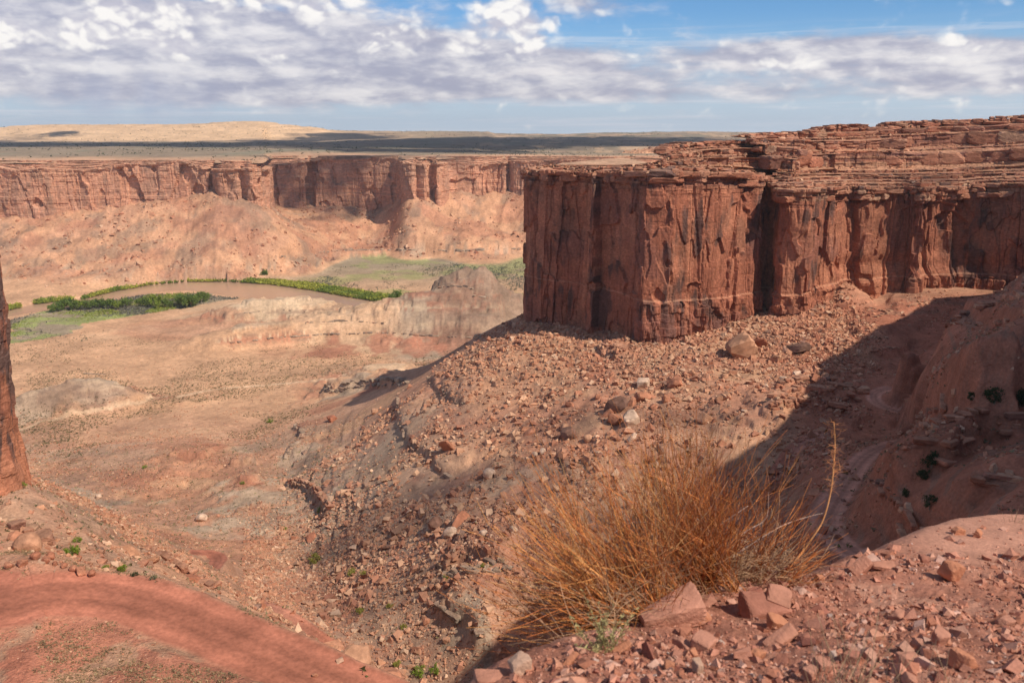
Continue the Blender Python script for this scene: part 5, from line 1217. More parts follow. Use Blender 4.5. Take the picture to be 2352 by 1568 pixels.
def plant(kind, name, k, leaf):
    key = (kind, k, leaf)
    if key not in PLANT:
        if kind == 'tree': cv, cf = crown_mesh(700 + k, 26, 26, (.48, .48, .38), .05, .2, .60); tv, tf = limb_mesh(720 + k, .42, .035, 5, .28)
        elif kind == 'juniper': cv, cf = crown_mesh(740 + k, 24, 40, (.46, .46, .40), .035, .06, .42); tv, tf = limb_mesh(760 + k, .35, .05, 4, .25)
        else: cv, cf = crown_mesh(780 + k, 16, 40, (.50, .50, .26), .035, .0, .24); tv, tf = limb_mesh(790 + k, .10, .02, 6, .22)
        a = new_mesh('crown', cv, cf, None, LEAF[leaf]); b = new_mesh('trunk', tv, tf, None, M_bark)
        PLANT[key] = (a.data, b.data); bpy.data.objects.remove(a); bpy.data.objects.remove(b)
    return PLANT[key]
def put_plant(name, p, size, kind, k, leaf, label, cat, group, sz=1.0):
    e = bpy.data.objects.new(name, None); COL.objects.link(e); e.location = p; e.scale = (size, size, size * sz); e.rotation_euler = (0, 0, k * 2.3 + p[0])
    a, b = plant(kind, name, k % 5, leaf)
    for nm, me in (('crown' if kind != 'bush' else 'foliage', a), ('trunk' if kind != 'bush' else 'stems', b)):
        o = bpy.data.objects.new(nm, me); COL.objects.link(o); o.parent = e
    return tag(e, label, cat, group)
TREES = [(121, 720, 17), (135, 717, 19), (149, 713, 22), (163, 712, 22), (173, 714, 20), (182, 712, 20), (200, 711, 18), (212, 710, 18), (222, 709, 18), (233, 709, 20), (246, 709, 18), (257, 709, 19), (270, 711, 17), (284, 707, 18), (294, 703, 17), (322, 704, 17), (333, 705, 18), (345, 704, 17), (360, 708, 24), (378, 706, 17), (392, 707, 14), (412, 702, 22), (420, 706, 24), (430, 708, 26), (440, 707, 25), (449, 703, 24), (463, 697, 22), (473, 693, 17)]
for i, (u, v, h) in enumerate(TREES):
    p = atz(u, v, -199.5); size = h / F * p[1] * 1.35
    if i == 18: lab = 'yellow-green cottonwood, the tallest standing alone in the middle of the island'
    elif i >= 21: lab = 'dark green cottonwood in the dense clump at the right end of the island'
    elif i < 7: lab = 'leafy green cottonwood in the left grove of the river island'
    elif i < 15: lab = 'green cottonwood in the long middle row on the river island'
    else: lab = 'sparse small cottonwood between the middle row and the right clump of the island'
    put_plant('cottonwood_tree', p, size, 'tree', i, 'bright' if i in (18, 5, 12) else 'cotton', lab, 'tree', lab if i != 18 else None)
for u, v, h, lab in [(608, 637, 17, 'lone dark green tree behind the willow thicket at the top of the river bend'), (912, 690, 24, 'dark green tree at the right end of the willow thicket'), (900, 692, 18, 'shorter green tree beside the one at the right end of the willow thicket')]:
    p = atz(u, v, -199.5); put_plant('cottonwood_tree', p, h / F * p[1] * 1.1, 'tree', u % 5, 'cotton', lab, 'tree', None)
BUSH = [(167, 1275, 44, 'bright', 'bright green bush at the end of the boulder row by the upper road'), (178, 1245, 24, 'bright', 'smaller bright green bush just above the one by the boulder row'), (48, 1120, 24, 'bright', 'green bush at the foot of the tower at the left edge'), (281, 1312, 28, 'bright', 'green bush on the verge below the long jutting slab'), (244, 1304, 18, 'bright', 'small green bush left of the one below the jutting slab'), (310, 1322, 20, 'dark', 'small dark bush right of the green bush on the road verge'), (352, 1330, 18, 'grey', 'grey-green bush on the verge of the upper road'),
 (725, 1290, 34, 'yellow', 'olive-yellow bush alone on the wash below the rubble'), (808, 1318, 24, 'yellow', 'left yellow-green bush of a pair above the lower road'), (835, 1320, 20, 'yellow', 'right yellow-green bush of a pair above the lower road'), (1023, 1328, 18, 'bright', 'green bush under the grey ledge beside the gully'), (827, 1408, 26, 'yellow', 'yellow-green bush right of the lower road'), (925, 1442, 20, 'yellow', 'yellow-green bush near the mouth of the shaded gully'), (735, 1174, 18, 'bright', 'green bush in the hollow under the red overhang'), (333, 1074, 13, 'bright', 'tiny green bush on the red bench of the wash'), (557, 1112, 13, 'bright', 'tiny green bush at the red step in the wash'), (655, 1216, 12, 'bright', 'tiny green bush below the grey clay patch'), (620, 970, 15, 'bright', 'green bush alone on the tan plain left of the apron toe'),
 (912, 1532, 28, 'yellow', 'yellow-green bush low in the wash beside the lower road'), (960, 1548, 40, 'bright', 'left spreading green bush in the bottom of the gully'), (1000, 1545, 34, 'bright', 'right spreading green bush in the bottom of the gully'), (895, 1395, 20, 'yellow', 'pale yellow bush between the lower road and the gully'), (1110, 1300, 14, 'bright', 'small green bush on top of the grey ledge')]
for i, (u, v, w, leaf, lab) in enumerate(BUSH):
    p = hit(u, v)
    if p is None: continue
    put_plant('green_bush', p - np.array([0, 0, .05]), w / F * p[1] * 1.05, 'bush', i, leaf, lab, 'bush', None, 1.25)
JUN = [(2283, 925, 44, 'rounded dark juniper on the shaded slope right of the hairpin'), (2343, 930, 50, 'dark juniper at the right edge of the photograph, on the shaded slope'), (2230, 918, 24, 'small dark juniper above the cut bank of the hairpin'), (2140, 1072, 48, 'olive juniper on the shaded rock above the right-hand road'), (2120, 1100, 34, 'low olive juniper just below the larger one above the right-hand road'), (2136, 1168, 44, 'dark juniper in the cleft beside the bulging rock'), (2080, 1140, 26, 'small dark juniper at the brink above the right-hand road')]
for i, (u, v, w, lab) in enumerate(JUN):
    p = hit(u, v)
    if p is not None: put_plant('juniper_tree', p - np.array([0, 0, .1]), w / F * p[1] * 1.1, 'juniper', i, 'dark', lab, 'tree', None)
wu = CX + F * (nearw[0] / nearw[1]) * (CT + 0.235 * ST)
for i, (u, sz, b, lab) in enumerate([(2167, 3.2, 7, 'round juniper on the rim slab right of the balanced slab'), (2191, 1.8, 7, 'tiny juniper beside the round one on the rim'), (2102, 2.0, 8, 'tiny juniper in the notch right of the balanced slab'), (2270, 3.6, 9, 'largest juniper on the skyline, in the gap between two rim slabs'), (2303, 2.4, 9, 'small juniper on top of the last rim slab at right')]):
    j = int(np.argmin(np.abs(wu - u) + 1e3 * (nearw[1] < 300))); p = np.array([nearw[0][j] + nearw[2][j] * (nearw[5][j] - b * .4), nearw[1][j] + nearw[3][j] * (nearw[5][j] - b * .4), nearw[4][j] + 0.8])
    put_plant('juniper_tree', p, sz, 'juniper', i, 'dark', lab, 'tree', None)

# ------------------------------------------------------------------ the ledge the photographer stands on
EDGE = [(1060, 1640, 2.5), (1110, 1578, 2.72), (1150, 1548, 2.88), (1190, 1502, 3.08), (1300, 1470, 3.25), (1420, 1440, 3.45), (1490, 1395, 3.75), (1600, 1335, 4.15), (1750, 1318, 4.35), (1880, 1312, 4.5), (1960, 1276, 4.8), (2030, 1250, 5.05), (2130, 1215, 5.4), (2220, 1187, 5.85), (2290, 1179, 6.2), (2352, 1180, 6.5), (2600, 1178, 7.4), (2900, 1180, 8.6)]
INN = [(1300, 1568, 2.72), (1600, 1568, 2.66), (1900, 1568, 2.62), (2352, 1568, 2.58), (1500, 1480, 3.1), (1800, 1430, 3.45), (2200, 1400, 3.7), (2352, 1300, 4.7), (1600, 1430, 3.45), (2100, 1310, 4.45), (1900, 1380, 3.9), (2200, 1260, 5.0), (1400, 1500, 3.0), (2600, 1400, 3.9), (2352, 1430, 3.5)]
_F = np.array([at(*p) for p in EDGE + INN] + [[0, 0, -1.62], [1.5, 0, -1.6], [-1, 0.2, -1.7], [3.5, 0.5, -1.6], [0.6, 1.2, -1.66], [-2.5, -1, -1.7], [6, 1.5, -1.6], [9, 4, -2.2]])
def _ftps():
    q = _F[:, :2]; n = len(q); K = _phi(((q[:, None] - q[None]) ** 2).sum(-1)) + 0.01 * np.eye(n); Pm = np.c_[np.ones(n), q]
    M = np.zeros((n + 3, n + 3)); M[:n, :n] = K; M[:n, n:] = Pm; M[n:, :n] = Pm.T
    return np.linalg.solve(M, np.r_[_F[:, 2], 0, 0, 0])
_fw = _ftps()
eline = np.array([[-9, -5], [-4, -1.4], [-1.9, 0.7], [-0.75, 1.75]] + [at(*p)[:2].tolist() for p in EDGE] + [[11, 11], [16, 14]])
def fg_z(x, y, detail=True):
    sh = np.shape(x); X = np.ravel(x); Y = np.ravel(y)
    r2 = (X[:, None] - _F[None, :, 0]) ** 2 + (Y[:, None] - _F[None, :, 1]) ** 2
    z = _phi(r2) @ _fw[:len(_F)] + _fw[len(_F)] + X * _fw[-2] + Y * _fw[-1]
    d_ = np.full(len(X), 1e9); s_ = np.zeros(len(X))
    xw = X + 0.05 * fbm(X * 2.2, Y * 2.2, 3, 3); yw = Y + 0.05 * fbm(X * 2.2 + 9, Y * 2.2, 3, 4)
    for i in range(len(eline) - 1):
        a, b = eline[i], eline[i + 1]; e = b - a; t = np.clip(((xw - a[0]) * e[0] + (yw - a[1]) * e[1]) / (e @ e), 0, 1)
        qx, qy = xw - a[0] - t * e[0], yw - a[1] - t * e[1]; d = np.hypot(qx, qy); m = d < d_
        d_[m] = d[m]; s_[m] = np.sign(e[0] * qy - e[1] * qx)[m]
    sd = d_ * s_                                                       # >0 beyond the brink
    out = np.clip(sd + 0.06, 0, None)
    z = z - np.where(out < 0.5, 1.9 * out ** 2, 0.475 + 1.9 * (out - 0.5)) 
    slick = sstep(X, 2.1, 2.9) * sstep(-sd, 0.85, 0.35)               # bare rounded rock along the brink at right
    if detail:
        z = z + (1 - 0.85 * slick) * (0.045 * fbm(X * 1.6, Y * 1.6, 4, 5) + 0.018 * fbm(X * 9, Y * 9, 4, 6) + 0.007 * fbm(X * 40, Y * 40, 3, 7)) + slick * 0.02 * fbm(X * 2, Y * 2, 4, 8)
    return z.reshape(sh), sd.reshape(sh), slick.reshape(sh)
fa = np.concatenate([np.linspace(-2.4, -0.30, 120)[:-1], np.linspace(-0.30, 0.78, 640), np.linspace(0.78, 2.6, 90)[1:]])
fy = np.exp(np.linspace(math.log(0.5), math.log(24), 560))
FY, FA = np.meshgrid(fy, fa, indexing='ij'); FX = FA * FY
FZ, FS_, FK = fg_z(FX, FY)
def fhit(u, v):
    a = float(acol(u, v)); k = float(kdepth(v)); j = float(np.interp(a, fa, np.arange(len(fa)))); j0 = min(int(j), len(fa) - 2); f = j - j0
    col = FZ[:, j0] * (1 - f) + FZ[:, j0 + 1] * f; w = np.where(col - k * fy >= 0)[0]
    if len(w) == 0: return None
    i = max(w[0], 1); o0, o1 = col[i - 1] - k * fy[i - 1], col[i] - k * fy[i]; t = -o0 / (o1 - o0 + 1e-9); y = fy[i - 1] + t * (fy[i] - fy[i - 1])
    return np.array([a * y, y, k * y])
fc = np.empty(FX.shape + (3,)); fc[:] = (.33, .145, .098)
m_ = fbm(FX * 3, FY * 3, 5, 8)
fc = lerp(fc, np.array([.33, .14, .09]), sstep(m_, 0, .3) * .7); fc = lerp(fc, np.array([.46, .24, .165]), sstep(-m_, .05, .3) * .6); fc = lerp(fc, np.array([.45, .225, .155]), FK)
fc = fc * (1 + 0.2 * fbm(FX * 30, FY * 30, 3, 9) * (1 - FK))[..., None]
M_soil = rock_mat('red_gravelly_soil', [6.0, 45.0], bump=0.6, bscale=40.0, var=0.2, bdist=0.02)
tag(new_mesh('foreground_ground', np.stack([FX, FY, FZ], -1).reshape(-1, 3), grid_faces(*FX.shape), np.clip(fc, .02, .9).reshape(-1, 3), M_soil, smooth=True), kind='structure')

# gravel and grit
r_ = np.random.RandomState(77)
def fg_points(n, seed, brink=0.03, keep_slick=0.08):
    r_ = np.random.RandomState(seed); y = np.exp(r_.uniform(math.log(1.6), math.log(7.5), n * 3)) ; a = r_.uniform(-0.30, 1.05, n * 3); x = a * y
    z, sd, sk = fg_z(x, y)
    ok = (sd < -brink) & (r_.rand(n * 3) < (1 - sk) + keep_slick) & (r_.rand(n * 3) < 0.3 + 0.7 * sstep(fbm(x * 2.5, y * 2.5, 4, 20), -0.25, 0.2))
    P = np.stack([x, y, z], -1)[ok]; return P[:n]
ft = np.array([[.42, .19, .13], [.36, .15, .095], [.47, .25, .18], [.52, .31, .24], [.30, .12, .085], [.48, .23, .15], [.50, .36, .30]])
VS, FS, CS, nv = [], [], [], 0
fgbig = []
for n, lo, hi, ex, sd in [(25000, .006, .022, 1.8, 1), (4300, .02, .05, 2.2, 2), (520, .045, .10, 2.0, 3)]:
    P = fg_points(n, 50 + sd); n = len(P); s = powr(n, lo, hi, ex, r_); s = s * (P[:, 1] / 3.2) ** 0.35
    t = ft[r_.choice(7, n, p=[.30, .22, .2, .07, .1, .09, .02])] * r_.uniform(.8, 1.15, (n, 1))
    if sd == 3: fgbig = [(P[i], s[i], t[i]) for i in np.argsort(-s / P[:, 1])[:46]]; k = np.argsort(-s / P[:, 1])[46:]; P, s, t = P[k], s[k], t[k]
    v, f, c = scatter_boxes(P, s, t, 60 + sd, 0.5, 0.36); VS.append(v); FS.append(f + nv); CS.append(c); nv += len(v)
M_grit = rock_mat('gravel_stone', [20.0, 90.0], bump=0.5, bscale=60.0, var=0.16, bdist=0.01)
tag(new_mesh('gravel', np.concatenate(VS), np.concatenate(FS), np.concatenate(CS), M_grit), kind='stuff', label='red gravel and small stones covering the ledge in front')

FM = {t: rock_mat(n, [3.0, 16.0], bump=0.45, bscale=14.0, var=0.14, bdist=0.03, color=c, stripes=(2.0, 2.0, 9.0)) for t, n, c in
      [('rose', 'rose_sandstone', ((.44, .21, .145, 1), (.40, .185, .125, 1))), ('orange', 'orange_sandstone', ((.47, .20, .115, 1), (.44, .19, .11, 1))), ('pale', 'pale_sandstone', ((.46, .29, .21, 1), (.43, .27, .19, 1))), ('brown', 'brown_sandstone', ((.30, .125, .085, 1), (.34, .145, .10, 1)))]}
FL = {}
def fg_rock(p, size, ax, tone, seed, rot, label, group, sink, planes=9, pw=18):
    v, f = rock_shape(seed, 4, planes, ax, pw, 0.035)
    key = None
    o = new_mesh('stone', v * size * 0.5, f, None, FM[tone], smooth=False)
    o.rotation_euler = rot; o.location = (p[0], p[1], p[2] + size * 0.5 * ax[2] * (1 - 2 * sink))
    return tag(o, label, 'stone', group)
#  u, v(foot), width px, proportions, tone, rot, sink, label
FR = [(1539, 1428, 150, (1.1, .8, .5), 'rose', (0.15, -0.22, 0.15), .2, 'largest rose sandstone block, half under the dry bush'), (1745, 1412, 118, (1, .7, .55), 'brown', (0.1, 0.25, 0.3), .30, 'dark brown outcrop rock with a bright facet, middle of the ledge'), (1778, 1400, 74, (.8, .8, .9), 'rose', (0.3, -0.3, 1.2), .25, 'rough rose rock joined to the dark brown outcrop rock'),
      (1193, 1542, 46, (.9, .85, .95), 'pale', (0.05, 0.05, 0.4), .12, 'pale drum-shaped stone at the brink, lowest left of the ledge'), (1310, 1522, 62, (1.2, .35, .4), 'orange', (0.5, -0.7, 0.5), .15, 'thin orange wedge sticking up left of the small grey-green plant'), (1140, 1556, 90, (1.3, .8, .35), 'rose', (0, 0.1, 0.2), .4, 'flat rose slab under the pale drum-shaped stone'),
      (1615, 1486, 64, (1, .8, .7), 'rose', (0.2, 0.1, 0.9), .2, 'square-edged rose stone below the largest block'), (1569, 1484, 54, (1.1, .7, .55), 'rose', (0.3, -0.2, 2.0), .3, 'low rose stone left of the square-edged one'), (1429, 1492, 50, (1.2, .6, .5), 'orange', (0.3, -0.5, 0.4), .15, 'orange tilted stone right of the small grey-green plant'), (1601, 1548, 30, (.8, .8, 1.2), 'pale', (0.1, 0.1, 0.4), .15, 'pale upright stone near the lower border, left of the middle'), (1537, 1536, 36, (1, .8, .7), 'orange', (0.2, 0.3, 1.4), .2, 'bright-faced stone left of the pale upright stone'), (1590, 1506, 28, (.9, .9, .9), 'orange', (0.4, 0.1, 0.3), .2, 'round orange stone above the pale upright stone'), (1613, 1430, 46, (1, .8, .8), 'orange', (0.1, 0.4, 0.2), .25, 'orange stone touching the right end of the largest block'), (1578, 1440, 32, (1, .7, .7), 'rose', (0.4, 0.2, 1.1), .2, 'rose stone in front of the largest block'),
      (1783, 1440, 62, (1.1, .7, .6), 'orange', (0.3, 0.4, 0.2), .2, 'triangular orange stone below the dark brown outcrop rock'), (1795, 1472, 100, (1.3, .5, .35), 'rose', (0.2, -0.45, 0.35), .2, 'long tilted rose slab below the triangular orange stone'), (1739, 1508, 34, (1, .8, .8), 'orange', (0.2, 0.1, 0.6), .2, 'stubby orange stone left below the long tilted slab'), (1793, 1520, 52, (1.2, .7, .35), 'brown', (0.3, -0.5, 0.5), .2, 'dull purple-brown plate tilted below the long rose slab'), (1888, 1550, 50, (.9, .7, 1), 'rose', (0.2, 0.2, 0.3), .2, 'rose stone at the lower border with dry stalks in front'), (1856, 1560, 34, (.7, .6, 1), 'rose', (0.1, -0.2, 0.8), .2, 'narrow rose stone at the lower border'), (1949, 1516, 46, (1, .8, .8), 'brown', (0.1, 0.1, 1.0), .25, 'brown stone behind the dry stalks near the lower border'),
      (2179, 1330, 48, (.9, .8, 1), 'orange', (0.2, 0.3, 0.4), .12, 'tallest orange stone on the upper right of the ledge'), (2206, 1530, 58, (1, .9, .9), 'orange', (0.05, 0.1, 0.3), .18, 'square orange block at the lower right'), (2156, 1478, 44, (.9, .8, .95), 'rose', (0.3, -0.2, 0.9), .15, 'two-faced stone above the square orange block'), (2083, 1518, 62, (1.2, .7, .6), 'rose', (0.2, 0.2, 0.1), .25, 'broad pointed stone left of the square orange block'), (2066, 1420, 56, (1.2, .9, .5), 'rose', (0.15, 0.1, 0.6), .35, 'half-buried rose stone in the middle right of the ledge'), (2308, 1436, 38, (1, .8, .7), 'rose', (0.2, 0.1, 0.3), .2, 'rose stone near the right border with a shadow on its left'), (2200, 1226, 30, (1, .8, .8), 'orange', (0.1, 0.1, 0.2), .2, 'boxy stone on the smooth rock near the brink'), (2246, 1232, 26, (1, .8, .8), 'orange', (0.3, 0.1, 0.9), .2, 'stone just right of the boxy stone near the brink'), (1975, 1312, 74, (1.2, .5, .5), 'rose', (0.4, -0.6, 0.3), .2, 'upstanding triangular plate at the brink, right of the bush'), (2028, 1304, 60, (1.2, .7, .35), 'rose', (0.3, 0.2, 0.1), .2, 'flat plate right of the triangular plate at the brink'), (1879, 1334, 24, (1, .8, .8), 'orange', (0.2, 0.2, 0.5), .2, 'small orange stone at the foot of the tall dry stalk'), (1812, 1332, 22, (1, .9, .8), 'rose', (0.2, 0.2, 0.5), .2, 'small rose stone under the right side of the bush'), (2120, 1290, 30, (1, .8, .7), 'brown', (0.2, 0.1, 1.5), .2, 'brown stone where the smooth rock meets the gravel'), (2090, 1566, 56, (1.2, .8, .5), 'rose', (0.2, 0.4, 0.5), .2, 'flat rose stone cut by the lower border, right half'), (1850, 1222 + 250, 40, (1, .7, .6), 'brown', (0.2, 0.1, 2.4), .25, 'brown stone between the long rose slab and the dry stalks')]
for i, (u, v, w, ax, tone, rot, sink, lab) in enumerate(FR):
    p = fhit(u, v)
    if p is None: continue
    fg_rock(p, w / F * math.hypot(p[1], p[2]) / max(ax[0], ax[1]) * 1.02, ax, tone, 900 + i, rot, lab, 'stones on the ledge', sink, 4 if i in (0, 1, 2, 5) else 7)
for i, (p, s, t) in enumerate(fgbig):
    tone = ['rose', 'orange', 'rose', 'brown', 'pale'][i % 5] if i % 11 else 'pale'
    side = 'left half' if p[0] / p[1] < 0.27 else 'right half'
    fg_rock(p, s * 1.1, (1, RS.uniform(.6, .95), RS.uniform(.5, .9)), tone, 1000 + i, (RS.normal(0, .3), RS.normal(0, .3), RS.uniform(0, 6)), 'small ' + {'rose': 'rose', 'orange': 'orange', 'brown': 'brown', 'pale': 'pale'}[tone] + ' stone lying in the gravel, ' + side + ' of the ledge', 'small ' + tone + ' stones, ' + side, .2)

# ------------------------------------------------------------------ dry plants on the ledge
def stems_mesh(curves, sides=3):
    """curves: list of (points (k,3), radii (k,), colour)"""
    V_, F_, C_ = [], [], []; n = 0
    for pts, rad, col in curves:
        k = len(pts); t = np.gradient(pts, axis=0); t /= np.linalg.norm(t, axis=1)[:, None] + 1e-9
        a = np.cross(t, np.array([0.31, 0.87, 0.38])); a /= np.linalg.norm(a, axis=1)[:, None] + 1e-9; b = np.cross(t, a)
        th = np.arange(sides) * 2 * np.pi / sides
        ring = pts[:, None] + rad[:, None, None] * (np.cos(th)[None, :, None] * a[:, None] + np.sin(th)[None, :, None] * b[:, None])
        V_.append(ring.reshape(-1, 3)); C_.append(np.repeat(np.array(col)[None], k * sides, 0))
        i = np.arange(k - 1)[:, None] * sides + np.arange(sides)[None]; j = np.arange(k - 1)[:, None] * sides + (np.arange(sides)[None] + 1) % sides
        F_.append(np.stack([i, j, j + sides, i + sides], -1).reshape(-1, 4) + n); n += k * sides
    return np.concatenate(V_), np.concatenate(F_), np.concatenate(C_)
def stem(base, d0, length, k, r_, curl=0.5, wig=0.04, up=0.35):
    """a stem leaving in direction d0, bending up and wandering"""
    p = np.zeros((k, 3)); p[0] = base; d = d0 / np.linalg.norm(d0); st = length / (k - 1)
    w = r_.normal(0, wig, (k, 3))
    for i in range(1, k):
        d = d + w[i] + np.array([0, 0, up * curl / k]); d /= np.linalg.norm(d); p[i] = p[i - 1] + d * st
    return p
M_straw = leaf_mat('dry_stems', None, None, 0.15, attr=9.0)
rb = np.random.RandomState(41)
def fan_dir(ang, depth): return np.array([math.cos(ang), depth, math.sin(ang)])
BASES = [(1600, 1350, .16, .40), (1490, 1395, .12, .28), (1690, 1335, .14, .24), (1440, 1425, .12, .08)]
bush = bpy.data.objects.new('dry_bush', None); COL.objects.link(bush)
bp = fhit(1570, 1370); bush.location = bp
tag(bush, 'large dry orange-brown broom-like bush leaning out over the brink', 'bush')
curves = []
cols = np.array([[.58, .215, .07], [.62, .28, .095], [.46, .15, .055], [.27, .09, .04], [.60, .35, .16], [.50, .28, .17]])
SUB = [(rb.choice(4, p=[.34, .29, .22, .15]), rb.normal(0, 1, 3)) for _ in range(34)]
for i in range(1300):
    q, dv = SUB[rb.randint(34)]; u0, v0, sp, _ = BASES[q]
    p0 = fhit(u0, v0)
    if p0 is None: p0 = bp
    b = p0 + np.array([sp * dv[0] + rb.normal(0, .025), .05 + .1 * dv[2] + rb.normal(0, .02), 0]); b[2] = float(fg_z(np.array([b[0]]), np.array([b[1]]), False)[0][0]) if rb.rand() < .9 else b[2]
    b[2] = max(b[2], p0[2] - 0.25) - 0.02
    mean = {0: 96, 1: 138, 2: 72, 3: 140}[q]; sd = {0: 26, 1: 22, 2: 24, 3: 40}[q]
    ang = math.radians(np.clip(mean + sd * .85 * dv[1] + rb.normal(0, 11), 14, 178)); ad = math.degrees(ang)
    L = np.interp(ad, [14, 40, 60, 75, 95, 120, 140, 160, 178], [.34, .48, .70, .92, .98, .90, .82, .74, .58]) * rb.uniform(.45, 1.08) ** 1.2 * (0.8 if q == 2 else 1)
    k = 8; pts = stem(b, fan_dir(ang, rb.normal(0.0, 0.38)), L, k, rb, 0.5, 0.11, rb.uniform(-.2, .9)) - bp
    c = cols[rb.choice(6, p=[.3, .18, .2, .14, .1, .08])] * rb.uniform(.75, 1.2)
    r0 = rb.uniform(.0013, .0027); curves.append((pts, np.linspace(r0, r0 * .45, k), c))
    for _b in range(rb.choice(4, p=[.2, .35, .3, .15])):
        m = rb.randint(2, 6); d = pts[m + 1] - pts[m]; d = d / np.linalg.norm(d) + rb.normal(0, .4, 3)
        curves.append((stem(pts[m], d, L * rb.uniform(.25, .5), 5, rb, .4, .05), np.linspace(r0 * .7, r0 * .35, 5), c * 1.05))
v, f, c = stems_mesh(curves)
new_mesh('stems', v, f, c, M_straw, parent=bush)
# tangled low twigs under the crown
curves = []
for i in range(620):
    u0 = rb.uniform(1400, 1850); v0 = np.interp(u0, [1250, 1400, 1490, 1600, 1850], [1475, 1430, 1390, 1345, 1322]) + rb.uniform(-55, 15)
    p0 = fhit(u0, np.interp(u0, [1250, 1400, 1490, 1600, 1850], [1490, 1452, 1405, 1350, 1326]))
    if p0 is None: continue
    p0 = p0 + np.array([0, rb.normal(.0, .06), rb.uniform(0, .16)])
    pts = stem(p0, np.array([rb.normal(0, 1), rb.normal(0, .5), rb.normal(.35, .4)]), rb.uniform(.12, .34), 6, rb, .2, .22) - bp
    curves.append((pts, np.linspace(.0016, .0007, 6), np.array([.44, .27, .16]) * rb.uniform(.7, 1.25)))
v, f, c = stems_mesh(curves); new_mesh('twigs', v, f, c, M_straw, parent=bush)
def pix_curve(pp, d0, d1, k=14):
    pp = np.array(pp, float); t = np.linspace(0, len(pp) - 1, k); q = polyline(np.c_[pp, np.zeros(len(pp)), np.zeros(len(pp))], 12)[:, :2]
    tt = np.linspace(0, len(q) - 1, k); u = np.interp(tt, np.arange(len(q)), q[:, 0]); v = np.interp(tt, np.arange(len(q)), q[:, 1]); D = np.linspace(d0, d1, k)
    return np.array([at(a, b, d) for a, b, d in zip(u, v, D)])
DEAD = [([(1395, 1245), (1420, 1215), (1455, 1198), (1500, 1203), (1530, 1228), (1545, 1255)], 4.0, 4.15), ([(1660, 1310), (1655, 1270), (1640, 1225), (1600, 1190)], 4.1, 4.1), ([(1570, 1300), (1600, 1255), (1640, 1215), (1690, 1180), (1720, 1160)], 4.1, 4.2), ([(1680, 1280), (1740, 1240), (1800, 1205), (1860, 1185), (1890, 1178)], 4.2, 4.3), ([(1700, 1230), (1720, 1215), (1760, 1190), (1765, 1130)], 4.2, 4.2), ([(1730, 1250), (1750, 1290), (1790, 1320), (1815, 1330)], 4.2, 4.3),
        ([(1450, 1385), (1520, 1383), (1560, 1372), (1590, 1350), (1600, 1335)], 3.75, 4.0), ([(1240, 1420), (1275, 1470), (1310, 1510), (1330, 1530)], 3.4, 3.2), ([(1160, 1330), (1200, 1390), (1260, 1440), (1330, 1500)], 3.6, 3.2), ([(1195, 1290), (1225, 1350), (1265, 1410), (1300, 1470)], 3.7, 3.3), ([(1285, 1335), (1300, 1390), (1320, 1440), (1345, 1510)], 3.5, 3.2), ([(1345, 1345), (1375, 1400), (1420, 1470)], 3.5, 3.25), ([(1310, 1395), (1370, 1440), (1430, 1485)], 3.4, 3.2), ([(1170, 1480), (1250, 1468), (1290, 1490), (1340, 1520)], 3.4, 3.15), ([(1275, 1190), (1300, 1240), (1340, 1290), (1380, 1330)], 3.9, 4.0), ([(1790, 1130), (1788, 1180), (1770, 1260), (1750, 1310)], 4.3, 4.3), ([(1540, 1270), (1580, 1230), (1600, 1180)], 4.05, 4.1)]
for i, (pp, d0, d1) in enumerate(DEAD):
    pts = pix_curve(pp, d0, d1) - bp; v, f, c = stems_mesh([(pts, np.linspace(.0034, .0016, len(pts)) * (1 if i < 7 else .75), (np.array([.55, .40, .32]) if i < 7 else np.array([.50, .28, .16])))], 5)
    new_mesh('dead_branch', v, f, c, M_straw, parent=bush)
# tall dried flower stalk
sp = pix_curve([(1800, 1318), (1830, 1285), (1862, 1240), (1890, 1195), (1908, 1130), (1916, 1060), (1918, 1010), (1915, 968)], 4.45, 4.6, 26)
stalk = bpy.data.objects.new('dry_flower_stalk', None); COL.objects.link(stalk); stalk.location = sp[0]
tag(stalk, 'tall curved dry flower stalk with curly side twigs, right of the bush', 'stalk')
v, f, c = stems_mesh([(sp - sp[0], np.linspace(.006, .0025, len(sp)), np.array([.66, .33, .14]))], 6); new_mesh('stem', v, f, c, M_straw, parent=stalk)
curves = []
for i in range(110):
    m = rb.randint(14, 25); f_ = rb.rand(); p0 = sp[m] * (1 - f_) + sp[min(m + 1, 25)] * f_
    a = rb.uniform(0, 6.28); pts = stem(p0, np.array([math.cos(a), math.sin(a), rb.uniform(-.2, .9)]), rb.uniform(.03, .085), 7, rb, 0, .32) - sp[0]
    curves.append((pts, np.linspace(.0011, .0006, 7), np.array([.58, .25, .11]) * rb.uniform(.7, 1.2)))
v, f, c = stems_mesh(curves); new_mesh('side_twigs', v, f, c, M_straw, parent=stalk)
# small grey-green plant at the brink
gp = fhit(1392, 1490); plant_ = bpy.data.objects.new('grey_green_plant', None); COL.objects.link(plant_); plant_.location = gp
tag(plant_, 'small grey-green leafy plant with dry stems at the brink below the bush', 'plant')
curves = []; lv = []
for i in range(34):
    pts = stem(np.array([rb.normal(0, .035), rb.normal(0, .03), -.01]), np.array([rb.normal(-.05, .45), rb.normal(0, .3), 1.0]), rb.uniform(.08, .22) if i else .28, 6, rb, .3, .12)
    curves.append((pts, np.linspace(.0018, .0009, 6), np.array([.34, .30, .13])))
    for m in range(1, 6):
        for w_ in range(3):
            lv.append(pts[m] + np.array([[0, 0, 0], [rb.normal(0, .008), rb.normal(0, .005), rb.uniform(.006, .016)], [rb.normal(0, .007), rb.normal(0, .005), rb.uniform(-.004, .008)]]))
v, f, c = stems_mesh(curves); new_mesh('stems', v, f, c, M_straw, parent=plant_)
